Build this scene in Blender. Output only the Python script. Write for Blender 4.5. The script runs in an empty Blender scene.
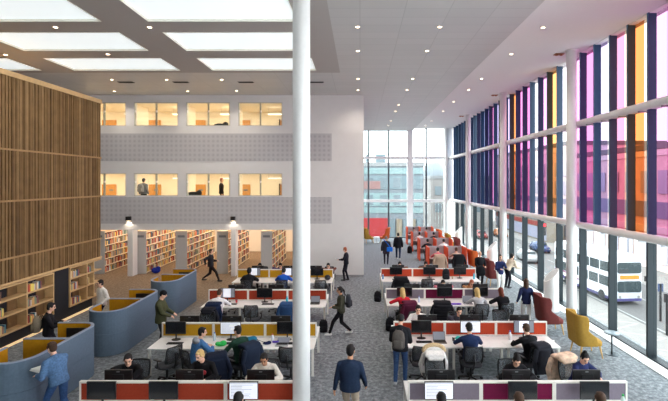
import bpy, math, random
from mathutils import Vector, Matrix, Euler
R = random.Random(7)
PI = math.pi
SC = bpy.context.scene
COL = SC.collection
F, PX, PY, H = 430.0, 360.0, 182.0, 5.0          # focal length (px), principal point, eye height

# ------------------------------------------------------------------ camera
cd = bpy.data.cameras.new('camera'); cam = bpy.data.objects.new('camera', cd); COL.objects.link(cam)
cam.location = (0, 0, H); cam.rotation_euler = (PI/2, 0, 0)
cd.sensor_width = 36; cd.lens = F/668*36
cd.shift_x = -(PX-334)/668; cd.shift_y = -(200.5-PY)/668
cd.clip_start = .05; cd.clip_end = 600
SC.camera = cam
def XW(px, Y): return (px-PX)*Y/F                 # world x of a photo column at depth Y

# ------------------------------------------------------------------ materials
def lin(c):
    return tuple((x/255/12.92) if x/255 <= .04045 else ((x/255+.055)/1.055)**2.4 for x in c)
MATS = {}
def mat(name, rgb, rough=.6, metal=0, var=.06, scale=14, emit=None, es=0, spec=.4, bump=0, bscale=200):
    if name in MATS: return MATS[name]
    m = bpy.data.materials.new(name); m.use_nodes = True; MATS[name] = m
    nt = m.node_tree; b = nt.nodes['Principled BSDF']
    c = lin(rgb)
    b.inputs['Roughness'].default_value = rough; b.inputs['Metallic'].default_value = metal
    b.inputs['Specular IOR Level'].default_value = spec
    if var:
        tc = nt.nodes.new('ShaderNodeTexCoord'); nz = nt.nodes.new('ShaderNodeTexNoise')
        nz.inputs['Scale'].default_value = scale; nz.inputs['Detail'].default_value = 3
        nt.links.new(tc.outputs['Object'], nz.inputs['Vector'])
        rp = nt.nodes.new('ShaderNodeValToRGB')
        rp.color_ramp.elements[0].position = .3; rp.color_ramp.elements[1].position = .7
        rp.color_ramp.elements[0].color = (*[x*(1-var) for x in c], 1)
        rp.color_ramp.elements[1].color = (*[min(1, x*(1+var)) for x in c], 1)
        nt.links.new(nz.outputs['Fac'], rp.inputs['Fac']); nt.links.new(rp.outputs['Color'], b.inputs['Base Color'])
    else:
        b.inputs['Base Color'].default_value = (*c, 1)
    if bump:
        tc = nt.nodes.new('ShaderNodeTexCoord'); n2 = nt.nodes.new('ShaderNodeTexNoise'); n2.inputs['Scale'].default_value = bscale
        bp = nt.nodes.new('ShaderNodeBump'); bp.inputs['Strength'].default_value = bump
        nt.links.new(tc.outputs['Object'], n2.inputs['Vector'])
        nt.links.new(n2.outputs['Fac'], bp.inputs['Height']); nt.links.new(bp.outputs['Normal'], b.inputs['Normal'])
    if emit:
        b.inputs['Emission Color'].default_value = (*lin(emit), 1); b.inputs['Emission Strength'].default_value = es
    return m

def glass(name, rgb, refl=.05):
    if name in MATS: return MATS[name]
    m = bpy.data.materials.new(name); m.use_nodes = True; MATS[name] = m
    nt = m.node_tree; nt.nodes.clear()
    o = nt.nodes.new('ShaderNodeOutputMaterial'); t = nt.nodes.new('ShaderNodeBsdfTransparent'); g = nt.nodes.new('ShaderNodeBsdfGlossy')
    mx = nt.nodes.new('ShaderNodeMixShader'); t.inputs['Color'].default_value = (*lin(rgb), 1)
    g.inputs['Roughness'].default_value = .02; mx.inputs['Fac'].default_value = refl
    nt.links.new(t.outputs[0], mx.inputs[1]); nt.links.new(g.outputs[0], mx.inputs[2]); nt.links.new(mx.outputs[0], o.inputs['Surface'])
    return m

def fabric(name, rgb, var=.12): return mat('fabric_'+name, rgb, .9, 0, var, 30, spec=.15)

WHITE = mat('white_paint', (243, 241, 239), .45, 0, .02)
WALLW = mat('wall_white', (226, 223, 221), .8, 0, .015, 3)
DESKW = mat('desk_white', (240, 239, 236), .35, 0, .02)
FRAMEW = mat('panel_frame_white', (232, 228, 220), .4, 0, .02)
BLACK = mat('black_plastic', (24, 24, 26), .4, 0, .08)
BLACKM = mat('black_matte', (20, 20, 23), .7, 0, .1)
SCREENOFF = mat('screen_off', (26, 27, 31), .16, 0, .05, spec=.5)
SCREENON = mat('screen_lit', (225, 226, 234), .3, 0, .03, emit=(225, 228, 240), es=.42)
SCREENGREY = mat('screen_grey_block', (120, 122, 130), .3, 0, .05, emit=(130, 132, 142), es=.25)
CHAIRG = mat('chair_seat_grey', (52, 54, 60), .85, 0, .1)
STEEL = mat('steel', (140, 142, 145), .35, .8, .05)
PAPER = mat('paper', (240, 240, 236), .8, 0, .02)
OAK = mat('oak_edge', (205, 170, 122), .5, 0, .1, 6)
OAKLEG = mat('oak_leg', (214, 170, 108), .5, 0, .08, 8)
SKIN = [mat('skin_fair', (226, 178, 152), .55, 0, .04), mat('skin_tan', (196, 142, 108), .55, 0, .04), mat('skin_brown', (142, 96, 70), .55, 0, .04)]
EYE = mat('eye_dark', (40, 28, 22), .3, 0, 0); LIP = mat('lip', (176, 96, 88), .5, 0, 0); BROW = mat('brow', (60, 44, 34), .8, 0, 0)
HAIR = {'black': mat('hair_black', (26, 22, 22), .8, 0, .2, 40), 'brown': mat('hair_brown', (70, 48, 34), .8, 0, .2, 40),
        'blond': mat('hair_blond', (205, 172, 112), .8, 0, .15, 40), 'grey': mat('hair_grey', (120, 112, 106), .6, 0, .15, 40),
        'auburn': mat('hair_auburn', (110, 52, 36), .8, 0, .2, 40), 'ginger': mat('hair_ginger', (150, 78, 48), .6, 0, .15, 40)}

# ------------------------------------------------------------------ mesh builder
class MB:
    def __init__(s): s.v = []; s.f = []; s.m = []; s.mi = 0
    def add(s, vs, fs):
        b = len(s.v); s.v += [tuple(x) for x in vs]
        s.f += [tuple(b+i for i in f) for f in fs]; s.m += [s.mi]*len(fs); return s
    def box(s, x0, x1, y0, y1, z0, z1, M=None):
        vs = [Vector((x, y, z)) for z in (z0, z1) for x, y in ((x0, y0), (x1, y0), (x1, y1), (x0, y1))]
        if M is not None: vs = [M @ v for v in vs]
        return s.add(vs, [(3, 2, 1, 0), (4, 5, 6, 7), (0, 1, 5, 4), (1, 2, 6, 5), (2, 3, 7, 6), (3, 0, 4, 7)])
    def rings(s, rs, cap=True):
        n = len(rs[0]); vs = [p for r in rs for p in r]; fs = []
        for i in range(len(rs)-1):
            for j in range(n):
                k = (j+1) % n; fs.append((i*n+j, i*n+k, (i+1)*n+k, (i+1)*n+j))
        if cap:
            fs.append(tuple(range(n-1, -1, -1))); o = (len(rs)-1)*n; fs.append(tuple(range(o, o+n)))
        return s.add(vs, fs)
    def tube(s, p0, p1, r0, r1=None, n=12, cap=True):
        p0 = Vector(p0); p1 = Vector(p1); r1 = r0 if r1 is None else r1
        u, v = frame(p1-p0)
        return s.rings([[p+r*(u*math.cos(2*PI*j/n)+v*math.sin(2*PI*j/n)) for j in range(n)] for p, r in ((p0, r0), (p1, r1))], cap)
    def path(s, pts, r, n=8):
        pts = [Vector(p) for p in pts]; rs = []
        for i, p in enumerate(pts):
            d = (pts[min(i+1, len(pts)-1)]-pts[max(i-1, 0)]); u, v = frame(d)
            rs.append([p+r*(u*math.cos(2*PI*j/n)+v*math.sin(2*PI*j/n)) for j in range(n)])
        return s.rings(rs)
    def capsule(s, p0, r0, p1, r1, n=10):
        p0 = Vector(p0); p1 = Vector(p1); d = p1-p0
        if d.length < 1e-5: d = Vector((0, 0, 1e-4))
        u, v = frame(d); d = d.normalized(); rs = []
        for a in (-80, -50, -20, 0):
            a = math.radians(a); rs.append((p0+d*r0*math.sin(a), r0*math.cos(a)))
        for a in (0, 20, 50, 80):
            a = math.radians(a); rs.append((p1+d*r1*math.sin(a), r1*math.cos(a)))
        return s.rings([[c+r*(u*math.cos(2*PI*j/n)+v*math.sin(2*PI*j/n)) for j in range(n)] for c, r in rs])
    def ell(s, c, rx, ry, rz, M=None, n=14, k=8):
        c = Vector(c); rs = []
        for i in range(k+1):
            a = math.radians(-86+172*i/k)
            ring = [Vector((rx*math.cos(a)*math.cos(2*PI*j/n), ry*math.cos(a)*math.sin(2*PI*j/n), rz*math.sin(a))) for j in range(n)]
            rs.append([c+(M @ p if M is not None else p) for p in ring])
        return s.rings(rs)
    def lathe(s, prof, n=24, c=(0, 0, 0)):
        c = Vector(c)
        return s.rings([[c+Vector((r*math.cos(2*PI*j/n), r*math.sin(2*PI*j/n), z)) for j in range(n)] for r, z in prof])
    def slab(s, outline, y0, y1):                 # xz outline pushed along y
        n = len(outline); vs = [(x, y0, z) for x, z in outline]+[(x, y1, z) for x, z in outline]
        fs = [tuple(range(n)), tuple(range(2*n-1, n-1, -1))]+[(i, n+i, n+(i+1) % n, (i+1) % n) for i in range(n)]
        return s.add(vs, fs)
    def prism(s, outline, z0, z1):                # xy outline pushed along z
        n = len(outline); vs = [(x, y, z0) for x, y in outline]+[(x, y, z1) for x, y in outline]
        fs = [tuple(range(n-1, -1, -1)), tuple(range(n, 2*n))]+[(i, (i+1) % n, n+(i+1) % n, n+i) for i in range(n)]
        return s.add(vs, fs)
    def mesh(s, name, mats=()):
        me = bpy.data.meshes.new(name); me.from_pydata(s.v, [], s.f)
        for m in mats: me.materials.append(m)
        if any(s.m): me.polygons.foreach_set('material_index', s.m)
        me.update(); return me
    def obj(s, name, m, parent=None, smooth=False, bev=0, loc=None):
        ms = m if isinstance(m, (list, tuple)) else [m]
        return put(name, s.mesh(name, ms), parent, smooth, bev, loc)
def frame(d):
    d = d.normalized(); a = Vector((1, 0, 0)) if abs(d.x) < .8 else Vector((0, 1, 0))
    u = (a-d*a.dot(d)).normalized(); return u, d.cross(u)
def put(name, me, parent=None, smooth=False, bev=0, loc=None):
    o = bpy.data.objects.new(name, me); COL.objects.link(o)
    if parent is not None: o.parent = parent
    if loc: o.location = loc
    if smooth: me.polygons.foreach_set('use_smooth', [True]*len(me.polygons))
    if bev:
        b = o.modifiers.new('bevel', 'BEVEL'); b.width = bev; b.segments = 2; b.limit_method = 'ANGLE'
    return o
def tag(o, label, cat, group=None):
    o['label'] = label; o['category'] = cat
    if group: o['group'] = group
    return o
def thing(name, label, cat, loc=(0, 0, 0), rz=0, group=None):
    o = bpy.data.objects.new(name, None); COL.objects.link(o); o.empty_display_size = .1
    o.location = loc; o.rotation_euler = (0, 0, rz)
    return tag(o, label, cat, group)
def struct(o): o['kind'] = 'structure'; return o
def dup(root, loc, rz, label, group=None):
    r = root.copy(); COL.objects.link(r); r.location = loc; r.rotation_euler = (0, 0, rz); r['label'] = label
    if group: r['group'] = group
    for ch in list(root.children):
        c = ch.copy(); COL.objects.link(c); c.parent = r
        for g in list(ch.children):
            d = g.copy(); COL.objects.link(d); d.parent = c
    return r
ORD = 'first second third fourth fifth sixth seventh eighth ninth tenth eleventh twelfth thirteenth fourteenth fifteenth sixteenth seventeenth eighteenth nineteenth twentieth'.split()

TMP = bpy.data.scenes.new('tmp')
def remesh(mb, voxel, it=4, f=.5):
    me = mb.mesh('tmp'); o = bpy.data.objects.new('tmp', me); TMP.collection.objects.link(o)
    m = o.modifiers.new('r', 'REMESH'); m.mode = 'VOXEL'; m.voxel_size = voxel
    if it:
        sm = o.modifiers.new('s', 'SMOOTH'); sm.factor = f; sm.iterations = it
    vl = TMP.view_layers[0]; vl.update(); dg = vl.depsgraph
    out = bpy.data.meshes.new_from_object(o.evaluated_get(dg))
    bpy.data.objects.remove(o); bpy.data.meshes.remove(me)
    out.polygons.foreach_set('use_smooth', [True]*len(out.polygons))
    return out
def softobj(name, mb, m, parent, voxel=.014, it=4, f=.5):
    me = remesh(mb, voxel, it, f); me.materials.clear(); me.materials.append(m); return put(name, me, parent)

# ------------------------------------------------------------------ people
def ik(a, c, l1, l2, pole):
    a = Vector(a); c = Vector(c); d = c-a; L = d.length
    if L > (l1+l2)*.995: d = d.normalized()*(l1+l2)*.995; L = d.length; c = a+d
    x = (l1*l1-l2*l2+L*L)/(2*L); h = math.sqrt(max(l1*l1-x*x, 0)); dn = d/L
    p = Vector(pole); p = p-dn*p.dot(dn)
    p = p.normalized() if p.length > 1e-5 else frame(dn)[0]
    return a+dn*x+p*h, c

def person(label, loc, face, pose='stand', h=1.75, lean=0, head=(0, 0), hands=None, feet=None, top=None, legs=None, shoe=(40, 40, 44),
           hair='black', style='short', skin=0, topname='sweater', fine=False, torso_yaw=0, group=None, hem=0, female=False, extra=None, seat=.47, bulk=None):
    """face: direction the figure looks along, in degrees clockwise from +Y (0 = away from the camera, 90 = to the right, 180 = to the camera)"""
    k = h/1.75; bulk = bulk or (1.0 if female else 1.07)
    root = thing('person', label, 'person', (loc[0], loc[1], (loc[2] if len(loc) > 2 else 0)+.006), -math.radians(face), group)
    sit = pose == 'sit'
    pz = (seat+.085)/k if sit else .945
    if not sit and feet:
        for fx, fy, fz in feet: pz = min(pz, math.sqrt(.845**2-fy**2)+fz+.03)
    P = Vector((0, 0, pz)); Lq = Matrix.Rotation(-math.radians(lean), 3, 'X'); Ty = Matrix.Rotation(-math.radians(torso_yaw), 3, 'Z')
    def T(x, y, z): return P+Ty @ (Lq @ Vector((x, y, z)))
    sw = .165 if female else .185
    neck = T(0, -.005, .50)
    Hq = Ty @ Matrix.Rotation(-math.radians(head[1]), 3, 'Z') @ Matrix.Rotation(-math.radians(head[0]), 3, 'X')
    hc = neck+Hq @ Vector((0, .035, .165))
    # limbs
    if hands is None: hands = [(-.27, .05, pz-.10), (.27, .05, pz-.10)] if not sit else [(-.17, .46, .835/k), (.15, .46, .835/k)]
    if sit and lean > 27: hands = [(hx, max(hy, .58), max(hz, .875/k)) for hx, hy, hz in hands]
    if feet is None: feet = [(-.10, 0, .075), (.10, 0, .075)] if not sit else [(-.11, .42, .075), (.12, .36, .075)]
    bones = []
    for s, hp in zip((-1, 1), hands):
        sh = T(s*sw*(.7+.3*bulk), 0, .405); pole = Ty @ (Vector((s*.6, -.75, .08 if lean < 28 else .6)) if sit else Vector((s*.35, -.6, -.7)))
        el, wr = ik(sh, Vector(hp), .285, .25, pole); bones.append((s, sh, el, wr))
    lb = []
    for s, fp in zip((-1, 1), feet):
        hip = P+Vector((s*.088, 0, -.03)); kn, an = ik(hip, Vector(fp), .43, .43, Vector((s*.12, 1, .2)))
        lb.append((s, hip, kn, an))
    def torso(mb, e, z0=-.10, z1=.49, waist=1):
        prof = [(-.10, .155, .105), (-.02, .165, .112), (.08, .148 if not female else .138, .10), (.20, .152 if not female else .138, .105), (.32, .178 if not female else .155, .112), (.39, .176, .10), (.44, .135, .08), (.475, .07, .06)]
        rs = []
        for z, a, b in prof:
            if z < z0 or z > z1: continue
            rs.append([T((a*bulk+e)*math.cos(2*PI*j/16), (b*bulk+e)*math.sin(2*PI*j/16), z) for j in range(16)])
        mb.rings(rs)
    vox = .0085 if fine else .0125
    # ---- body: one continuous surface
    mb = MB(); torso(mb, -.012, -.2, .45)
    mb.capsule(T(0, 0, .43), .06, neck+(hc-neck)*.55, .052)
    mb.ell(hc, .074, .092, .112, Hq); mb.ell(hc+Hq @ Vector((0, .028, -.055)), .054, .06, .062, Hq)
    mb.capsule(hc+Hq @ Vector((0, .088, .012)), .011, hc+Hq @ Vector((0, .104, -.022)), .015, 8)
    for s in (-1, 1):
        mb.ell(hc+Hq @ Vector((s*.076, -.004, -.01)), .012, .02, .032, Hq, 8, 5)
        mb.capsule(hc+Hq @ Vector((s*.012, .082, .028)), .010, hc+Hq @ Vector((s*.045, .072, .026)), .009, 6)
    for s, sh, el, wr in bones:
        mb.capsule(T(s*.08, 0, .39), .055, sh, .05); mb.capsule(sh, .05, el, .039); mb.capsule(el, .039, wr, .027)
        fd = (wr-el).normalized()
        if sit or wr.z > pz+.02: fd = (fd+Vector((0, .25, -.12))).normalized()
        side = Vector((-s, 0, 0)); side = (side-fd*side.dot(fd)).normalized() if abs(fd.x) < .95 else Vector((0, 1, 0)); nrm = fd.cross(side).normalized()
        if nrm.z > 0: nrm = -nrm
        if abs(fd.z) > .75: side, nrm = Vector((0, 1, 0)), Vector((-s, 0, 0))
        pc = wr+fd*.05
        mb.capsule(wr, .026, pc, .024)
        for i in range(4):
            o = (i-1.5)*.021; L = (.036, .043, .04, .031)[3-i] if True else 0
            b0 = wr+fd*.06-side*o; b1 = b0+fd*L+nrm*.008; b2 = b1+(fd*.7+nrm*.75).normalized()*L*.75
            mb.capsule(wr+fd*.02-side*o*.6, .014, b0, .0115, 6); mb.capsule(b0, .0098, b1, .0092, 6); mb.capsule(b1, .0092, b2, .008, 6)
        t0 = wr+fd*.022+side*.02; t1 = t0+(fd*.6+side*.75).normalized()*.04; t2 = t1+(fd+nrm*.3).normalized()*.028
        mb.capsule(t0, .0135, t1, .0115, 6); mb.capsule(t1, .011, t2, .0095, 6)
    for s, hip, kn, an in lb:
        mb.capsule(hip, .083, kn, .055); mb.capsule(kn, .055, an+Vector((0, 0, .0)), .038)
        mb.capsule(an+Vector((0, -.02, -.035)), .034, an+Vector((0, .13, -.045)), .028)
    me = remesh(mb, vox/k, 3, .45)
    me.materials.clear()
    for m in (SKIN[skin], EYE, LIP, BROW): me.materials.append(m)
    Hi = Hq.inverted()
    for p in me.polygons:
        q = Hi @ (Vector(p.center)-hc)
        if q.y > .05 and abs(q.z) < .12:
            ax = abs(abs(q.x)-.031)
            if ax < .016 and abs(q.z-.004) < .0095: p.material_index = 1
            elif ax < .021 and abs(q.z-.028) < .007: p.material_index = 3
            elif abs(q.x) < .024 and abs(q.z+.062) < .0085: p.material_index = 2
    body = put('body', me, root); body.scale = (k, k, k)
    parts = [body]
    # ---- clothing
    top = top or fabric('charcoal', (50, 50, 54)); legs = legs or fabric('dark_trousers', (34, 35, 42))
    mb = MB(); thick = .03 if topname in ('coat', 'puffer_jacket', 'jacket', 'parka') else .016
    torso(mb, thick, -.11, .49)
    if hem:
        rs = [[T((.165+thick+.01)*math.cos(2*PI*j/16), (.115+thick+.01)*math.sin(2*PI*j/16), -.05) for j in range(16)],
              [P+Vector(((.18+thick)*math.cos(2*PI*j/16), (.125+thick)*math.sin(2*PI*j/16), -.05-hem)) for j in range(16)]]
        mb.rings(rs)
    mb.capsule(T(0, -.005, .42), .075+thick*.5, T(0, -.005, .475), .06+thick*.35)
    for s, sh, el, wr in bones:
        w2 = el+(wr-el)*.93
        mb.capsule(T(s*.05, 0, .45), .045+thick*.6, sh, .055+thick*.6); mb.capsule(sh, .052+thick*.8, el, .043+thick*.75); mb.capsule(el, .043+thick*.75, w2, .031+thick*.6)
    if style == 'hood_down':
        mb.ell(T(0, -.10, .46), .12, .07, .08)
    if style == 'hood':
        mb.ell(hc+Hq @ Vector((0, -.025, .01)), .105, .115, .14, Hq)
    o = softobj(topname, mb, top, root, .0145/k, 4); o.scale = (k, k, k)
    mb = MB(); torso(mb, .011, -.2, .03)
    for s, hip, kn, an in lb:
        mb.capsule(hip+Vector((s*.004, 0, 0)), .096, kn, .067); mb.capsule(kn, .067, an+Vector((0, 0, .03)), .05)
    o = softobj('trousers', mb, legs, root, .0145/k, 4); o.scale = (k, k, k)
    sm = mat('shoe_%d_%d_%d' % shoe, shoe, .5)
    for s, hip, kn, an in lb:
        mb = MB(); mb.capsule(an+Vector((0, -.03, -.03)), .045, an+Vector((0, .15, -.042)), .036)
        mb.capsule(an+Vector((0, 0, -.03)), .046, an+Vector((0, -.005, .015)), .045)
        o = softobj('shoe', mb, sm, root, .014/k, 2); o.scale = (k, k, k)
    # ---- hair
    hm = HAIR.get(hair)
    mb = MB()
    def hp(x, y, z): return hc+Hq @ Vector((x, y, z))
    name = 'hair'
    if style == 'bald':
        mb.ell(hp(0, -.034, -.008), .079, .068, .07, Hq)
    elif style in ('beanie', 'cap'):
        name = style; hm = fabric('beanie', (30, 31, 36)) if hair not in HAIR or style == 'beanie' else BLACKM
        mb.ell(hp(0, -.008, .045), .088, .106, .088, Hq); mb.ell(hp(0, -.03, .0), .084, .085, .07, Hq)
        if style == 'cap': mb.ell(hp(0, .10, .055), .06, .055, .012, Hq)
    else:
        mb.ell(hp(0, -.026, .044), .083, .09, .09, Hq); mb.ell(hp(0, -.036, -.002), .083, .072, .10, Hq)
        mb.ell(hp(0, .048, .094), .046, .03, .02, Hq)
        for s in (-1, 1): mb.ell(hp(s*.07, .015, .03), .018, .035, .045, Hq, 8, 5)
        if style == 'long':
            dn = Ty @ Lq @ Vector((0, -.02, -1))
            mb.capsule(hp(0, -.06, -.02), .07, hp(0, -.075, -.03)+dn*.20, .05)
            for s in (-1, 1): mb.capsule(hp(s*.062, -.01, 0), .028, hp(s*.075, -.03, 0)+dn*.2, .03)
        if style == 'bun': mb.ell(hp(0, -.06, .125), .042, .042, .04, Hq)
        if style == 'pony':
            mb.capsule(hp(0, -.11, .03), .03, hp(0, -.15, -.04), .03); mb.capsule(hp(0, -.15, -.04), .03, hp(0, -.14, -.16), .018)
    o = softobj(name, mb, hm or HAIR['black'], root, .0125/k, 3); o.scale = (k, k, k)
    if extra: extra(root, T, k, hp, bones)
    return root

def walk_feet(st=.30): return [(-.09, st, .075), (.09, -st*.9, .12)]
def walk_hands(pz=.945, a=.2): return [(-.27, -a, pz-.06), (.27, a, pz-.04)]

def backpack(label, loc, rz, m, worn=False, s=1, lift=0):
    t = thing('backpack', label, 'backpack', loc, rz)
    def ring(z, w, d, y=0): return [Vector((w*math.copysign(abs(math.cos(2*PI*j/20))**.6, math.cos(2*PI*j/20)), y+d*math.copysign(abs(math.sin(2*PI*j/20))**.6, math.sin(2*PI*j/20)), z))*s for j in range(20)]
    MB().rings([ring(0, .12, .07), ring(.03, .155, .095), ring(.25, .16, .10), ring(.38, .14, .085), ring(.44, .09, .05), ring(.455, .03, .02)]).obj('bag_body', m, t, True)
    MB().rings([ring(.04, .10, .03, -.10), ring(.07, .12, .045, -.10), ring(.2, .115, .045, -.10), ring(.235, .08, .025, -.10)]).obj('front_pocket', m, t, True)
    MB().path([(x*s, (.03)*s, (.44+z)*s) for x, z in ((-.03, 0), (-.02, .03), (.02, .03), (.03, 0))], .007*s).obj('carry_handle', BLACKM, t, True)
    for q in (-1, 1):
        MB().path([(q*.08*s, y*s, z*s) for y, z in ((.07, .43), (.12, .44), (.135, .36), (.13, .2), (.10, .08))], .012*s).obj('shoulder_strap', BLACKM, t, True)
    return t

def coat(label, loc, rz, m, puffer=False, w=.24, z0=.42, z1=1.0, fur=None, group=None):
    """a coat hung over the back of a chair; local -y is the outside of the backrest"""
    z1 = min(z1, .98); t = thing('coat', label, 'coat', loc, rz, group)
    mb = MB(); rs = []
    n = 13
    for i in range(n):
        q = i/(n-1); z = z0+(z1-z0)*q; e = .016*math.sin(q*7*2*PI) if puffer else .012*math.sin(q*9)
        ww = w*(1.12-.2*q)+e; dd = .075+(.02 if puffer else 0)+e*.6
        rs.append([Vector((ww*math.cos(2*PI*j/20)*(1+.06*math.sin(3*j+z*9)), -.46-(.03 if puffer else 0)+dd*math.sin(2*PI*j/20), z)) for j in range(20)])
    mb.rings(rs)
    zt = 1.037
    for yy, zz in ((-.47, z1-.02), (-.46, (z1+zt)/2), (-.44, zt-.012), (-.39, zt), (-.33, zt), (-.27, zt), (-.21, zt-.02)): mb.capsule((-w*.8, yy, zz), .05, (w*.8, yy, zz), .05)
    mb.capsule((-w*.6, -.175, zt-.08), .04, (w*.6, -.175, zt-.08), .04)
    softobj('coat_shell', mb, m, t, .016, 3)
    for s in (-1, 1):
        mb = MB(); mb.capsule((s*w*.93, -.46, z1-.04), .06, (s*(w+.06), -.475, (z0+z1)/2), .055); mb.capsule((s*(w+.06), -.475, (z0+z1)/2), .055, (s*(w+.01), -.48, z0+.03), .045)
        softobj('sleeve', mb, m, t, .016, 2)
    if fur:
        mb = MB(); pts = [(w*1.0*math.cos(a), -.40, zt+.03+.13*math.sin(a)) for a in [PI*i/10 for i in range(11)]]
        for a, b in zip(pts, pts[1:]): mb.capsule(a, .05, b, .05)
        softobj('fur_trim', mb, fur, t, .02, 1)
        softobj('hood_lining', MB().ell((0, -.40, zt+.05), w*.92, .045, .11), m, t, .016, 2)
    return t

# ================================================================== THE SETTING
def node_mat(name, build, rough=.9, spec=.2):
    m = bpy.data.materials.new(name); m.use_nodes = True; nt = m.node_tree; b = nt.nodes['Principled BSDF']
    b.inputs['Roughness'].default_value = rough; b.inputs['Specular IOR Level'].default_value = spec
    build(nt, b); return m
def N(nt, t, **kw):
    n = nt.nodes.new(t)
    for k, v in kw.items():
        if k in n.inputs: n.inputs[k].default_value = v
        else: setattr(n, k, v)
    return n
def ramp(nt, src, stops):
    r = N(nt, 'ShaderNodeValToRGB'); e = r.color_ramp.elements
    while len(e) < len(stops): e.new(.5)
    for q, (p, c) in zip(e, stops): q.position = p; q.color = (*lin(c), 1)
    nt.links.new(src, r.inputs['Fac']); return r.outputs['Color']

def carpet(nt, b):
    tc = N(nt, 'ShaderNodeTexCoord'); L = nt.links
    n1 = N(nt, 'ShaderNodeTexNoise', Scale=9.0, Detail=6.0, Roughness=.75); n2 = N(nt, 'ShaderNodeTexNoise', Scale=10.0, Detail=6.0, Roughness=.75)
    L.new(tc.outputs['Object'], n1.inputs['Vector']); L.new(tc.outputs['Object'], n2.inputs['Vector'])
    g = ramp(nt, n1.outputs['Fac'], [(.30, (72, 78, 84)), (.5, (122, 127, 132)), (.70, (172, 175, 178))])
    w = ramp(nt, n2.outputs['Fac'], [(.30, (98, 82, 66)), (.5, (138, 118, 98)), (.72, (172, 152, 130))])
    sx = N(nt, 'ShaderNodeSeparateXYZ'); L.new(tc.outputs['Object'], sx.inputs[0])
    mx = N(nt, 'ShaderNodeMapRange'); mx.inputs['From Min'].default_value = -4.6; mx.inputs['From Max'].default_value = -6.2; L.new(sx.outputs['X'], mx.inputs['Value'])
    my = N(nt, 'ShaderNodeMapRange'); my.inputs['From Min'].default_value = 15.5; my.inputs['From Max'].default_value = 18.5; L.new(sx.outputs['Y'], my.inputs['Value'])
    mu = N(nt, 'ShaderNodeMath', operation='MULTIPLY'); L.new(mx.outputs[0], mu.inputs[0]); L.new(my.outputs[0], mu.inputs[1])  # soft brown blend in the hall: warm light put into the carpet colour
    mz = N(nt, 'ShaderNodeMapRange'); mz.inputs['From Min'].default_value = 22.7; mz.inputs['From Max'].default_value = 22.9; L.new(sx.outputs['Y'], mz.inputs['Value'])
    lt = N(nt, 'ShaderNodeMath', operation='LESS_THAN'); lt.inputs[1].default_value = .1; L.new(sx.outputs['X'], lt.inputs[0])
    m3 = N(nt, 'ShaderNodeMath', operation='MULTIPLY'); L.new(mz.outputs[0], m3.inputs[0]); L.new(lt.outputs[0], m3.inputs[1])
    m4 = N(nt, 'ShaderNodeMath', operation='MAXIMUM'); L.new(mu.outputs[0], m4.inputs[0]); L.new(m3.outputs[0], m4.inputs[1])
    mix = N(nt, 'ShaderNodeMixRGB'); L.new(m4.outputs[0], mix.inputs['Fac']); L.new(g, mix.inputs['Color1']); L.new(w, mix.inputs['Color2'])
    L.new(mix.outputs[0], b.inputs['Base Color'])
CARPET = node_mat('grey_loop_carpet', carpet, .92, .15)

def tiles(nt, b):
    tc = N(nt, 'ShaderNodeTexCoord'); L = nt.links
    br = N(nt, 'ShaderNodeTexBrick'); br.offset = 0
    br.inputs['Scale'].default_value = 1; br.inputs['Brick Width'].default_value = 1.2; br.inputs['Row Height'].default_value = .6
    br.inputs['Mortar Size'].default_value = .012; br.inputs['Color1'].default_value = (*lin((202, 199, 198)), 1)
    br.inputs['Color2'].default_value = (*lin((197, 195, 194)), 1); br.inputs['Mortar'].default_value = (*lin((184, 181, 180)), 1)
    L.new(tc.outputs['Object'], br.inputs['Vector']); L.new(br.outputs['Color'], b.inputs['Base Color'])
CEILT = node_mat('ceiling_metal_tile', tiles, .42, .5)
CEILP = mat('ceiling_plaster', (184, 177, 174), .85, 0, .01)
CEILW = mat('ceiling_white', (232, 230, 229), .8, 0, .01)

def perforated(nt, b):
    tc = N(nt, 'ShaderNodeTexCoord'); L = nt.links; sx = N(nt, 'ShaderNodeSeparateXYZ'); L.new(tc.outputs['Object'], sx.inputs[0])
    o = []
    for ax in ('X', 'Z'):
        m = N(nt, 'ShaderNodeMath', operation='MULTIPLY'); m.inputs[1].default_value = 2*PI/.245; L.new(sx.outputs[ax], m.inputs[0])
        s = N(nt, 'ShaderNodeMath', operation='SINE'); L.new(m.outputs[0], s.inputs[0])
        a = N(nt, 'ShaderNodeMapRange'); a.inputs['From Min'].default_value = -1; L.new(s.outputs[0], a.inputs['Value']); o.append(a)
    mu = N(nt, 'ShaderNodeMath', operation='MULTIPLY'); L.new(o[0].outputs[0], mu.inputs[0]); L.new(o[1].outputs[0], mu.inputs[1])
    L.new(ramp(nt, mu.outputs[0], [(0, (196, 193, 194)), (1, (176, 173, 175))]), b.inputs['Base Color'])
PERF = node_mat('perforated_acoustic_panel', perforated, .85)

# ---- floor
struct(MB().box(-20, 8.62, -6, 38.9, -.3, 0).obj('floor', CARPET))
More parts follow.
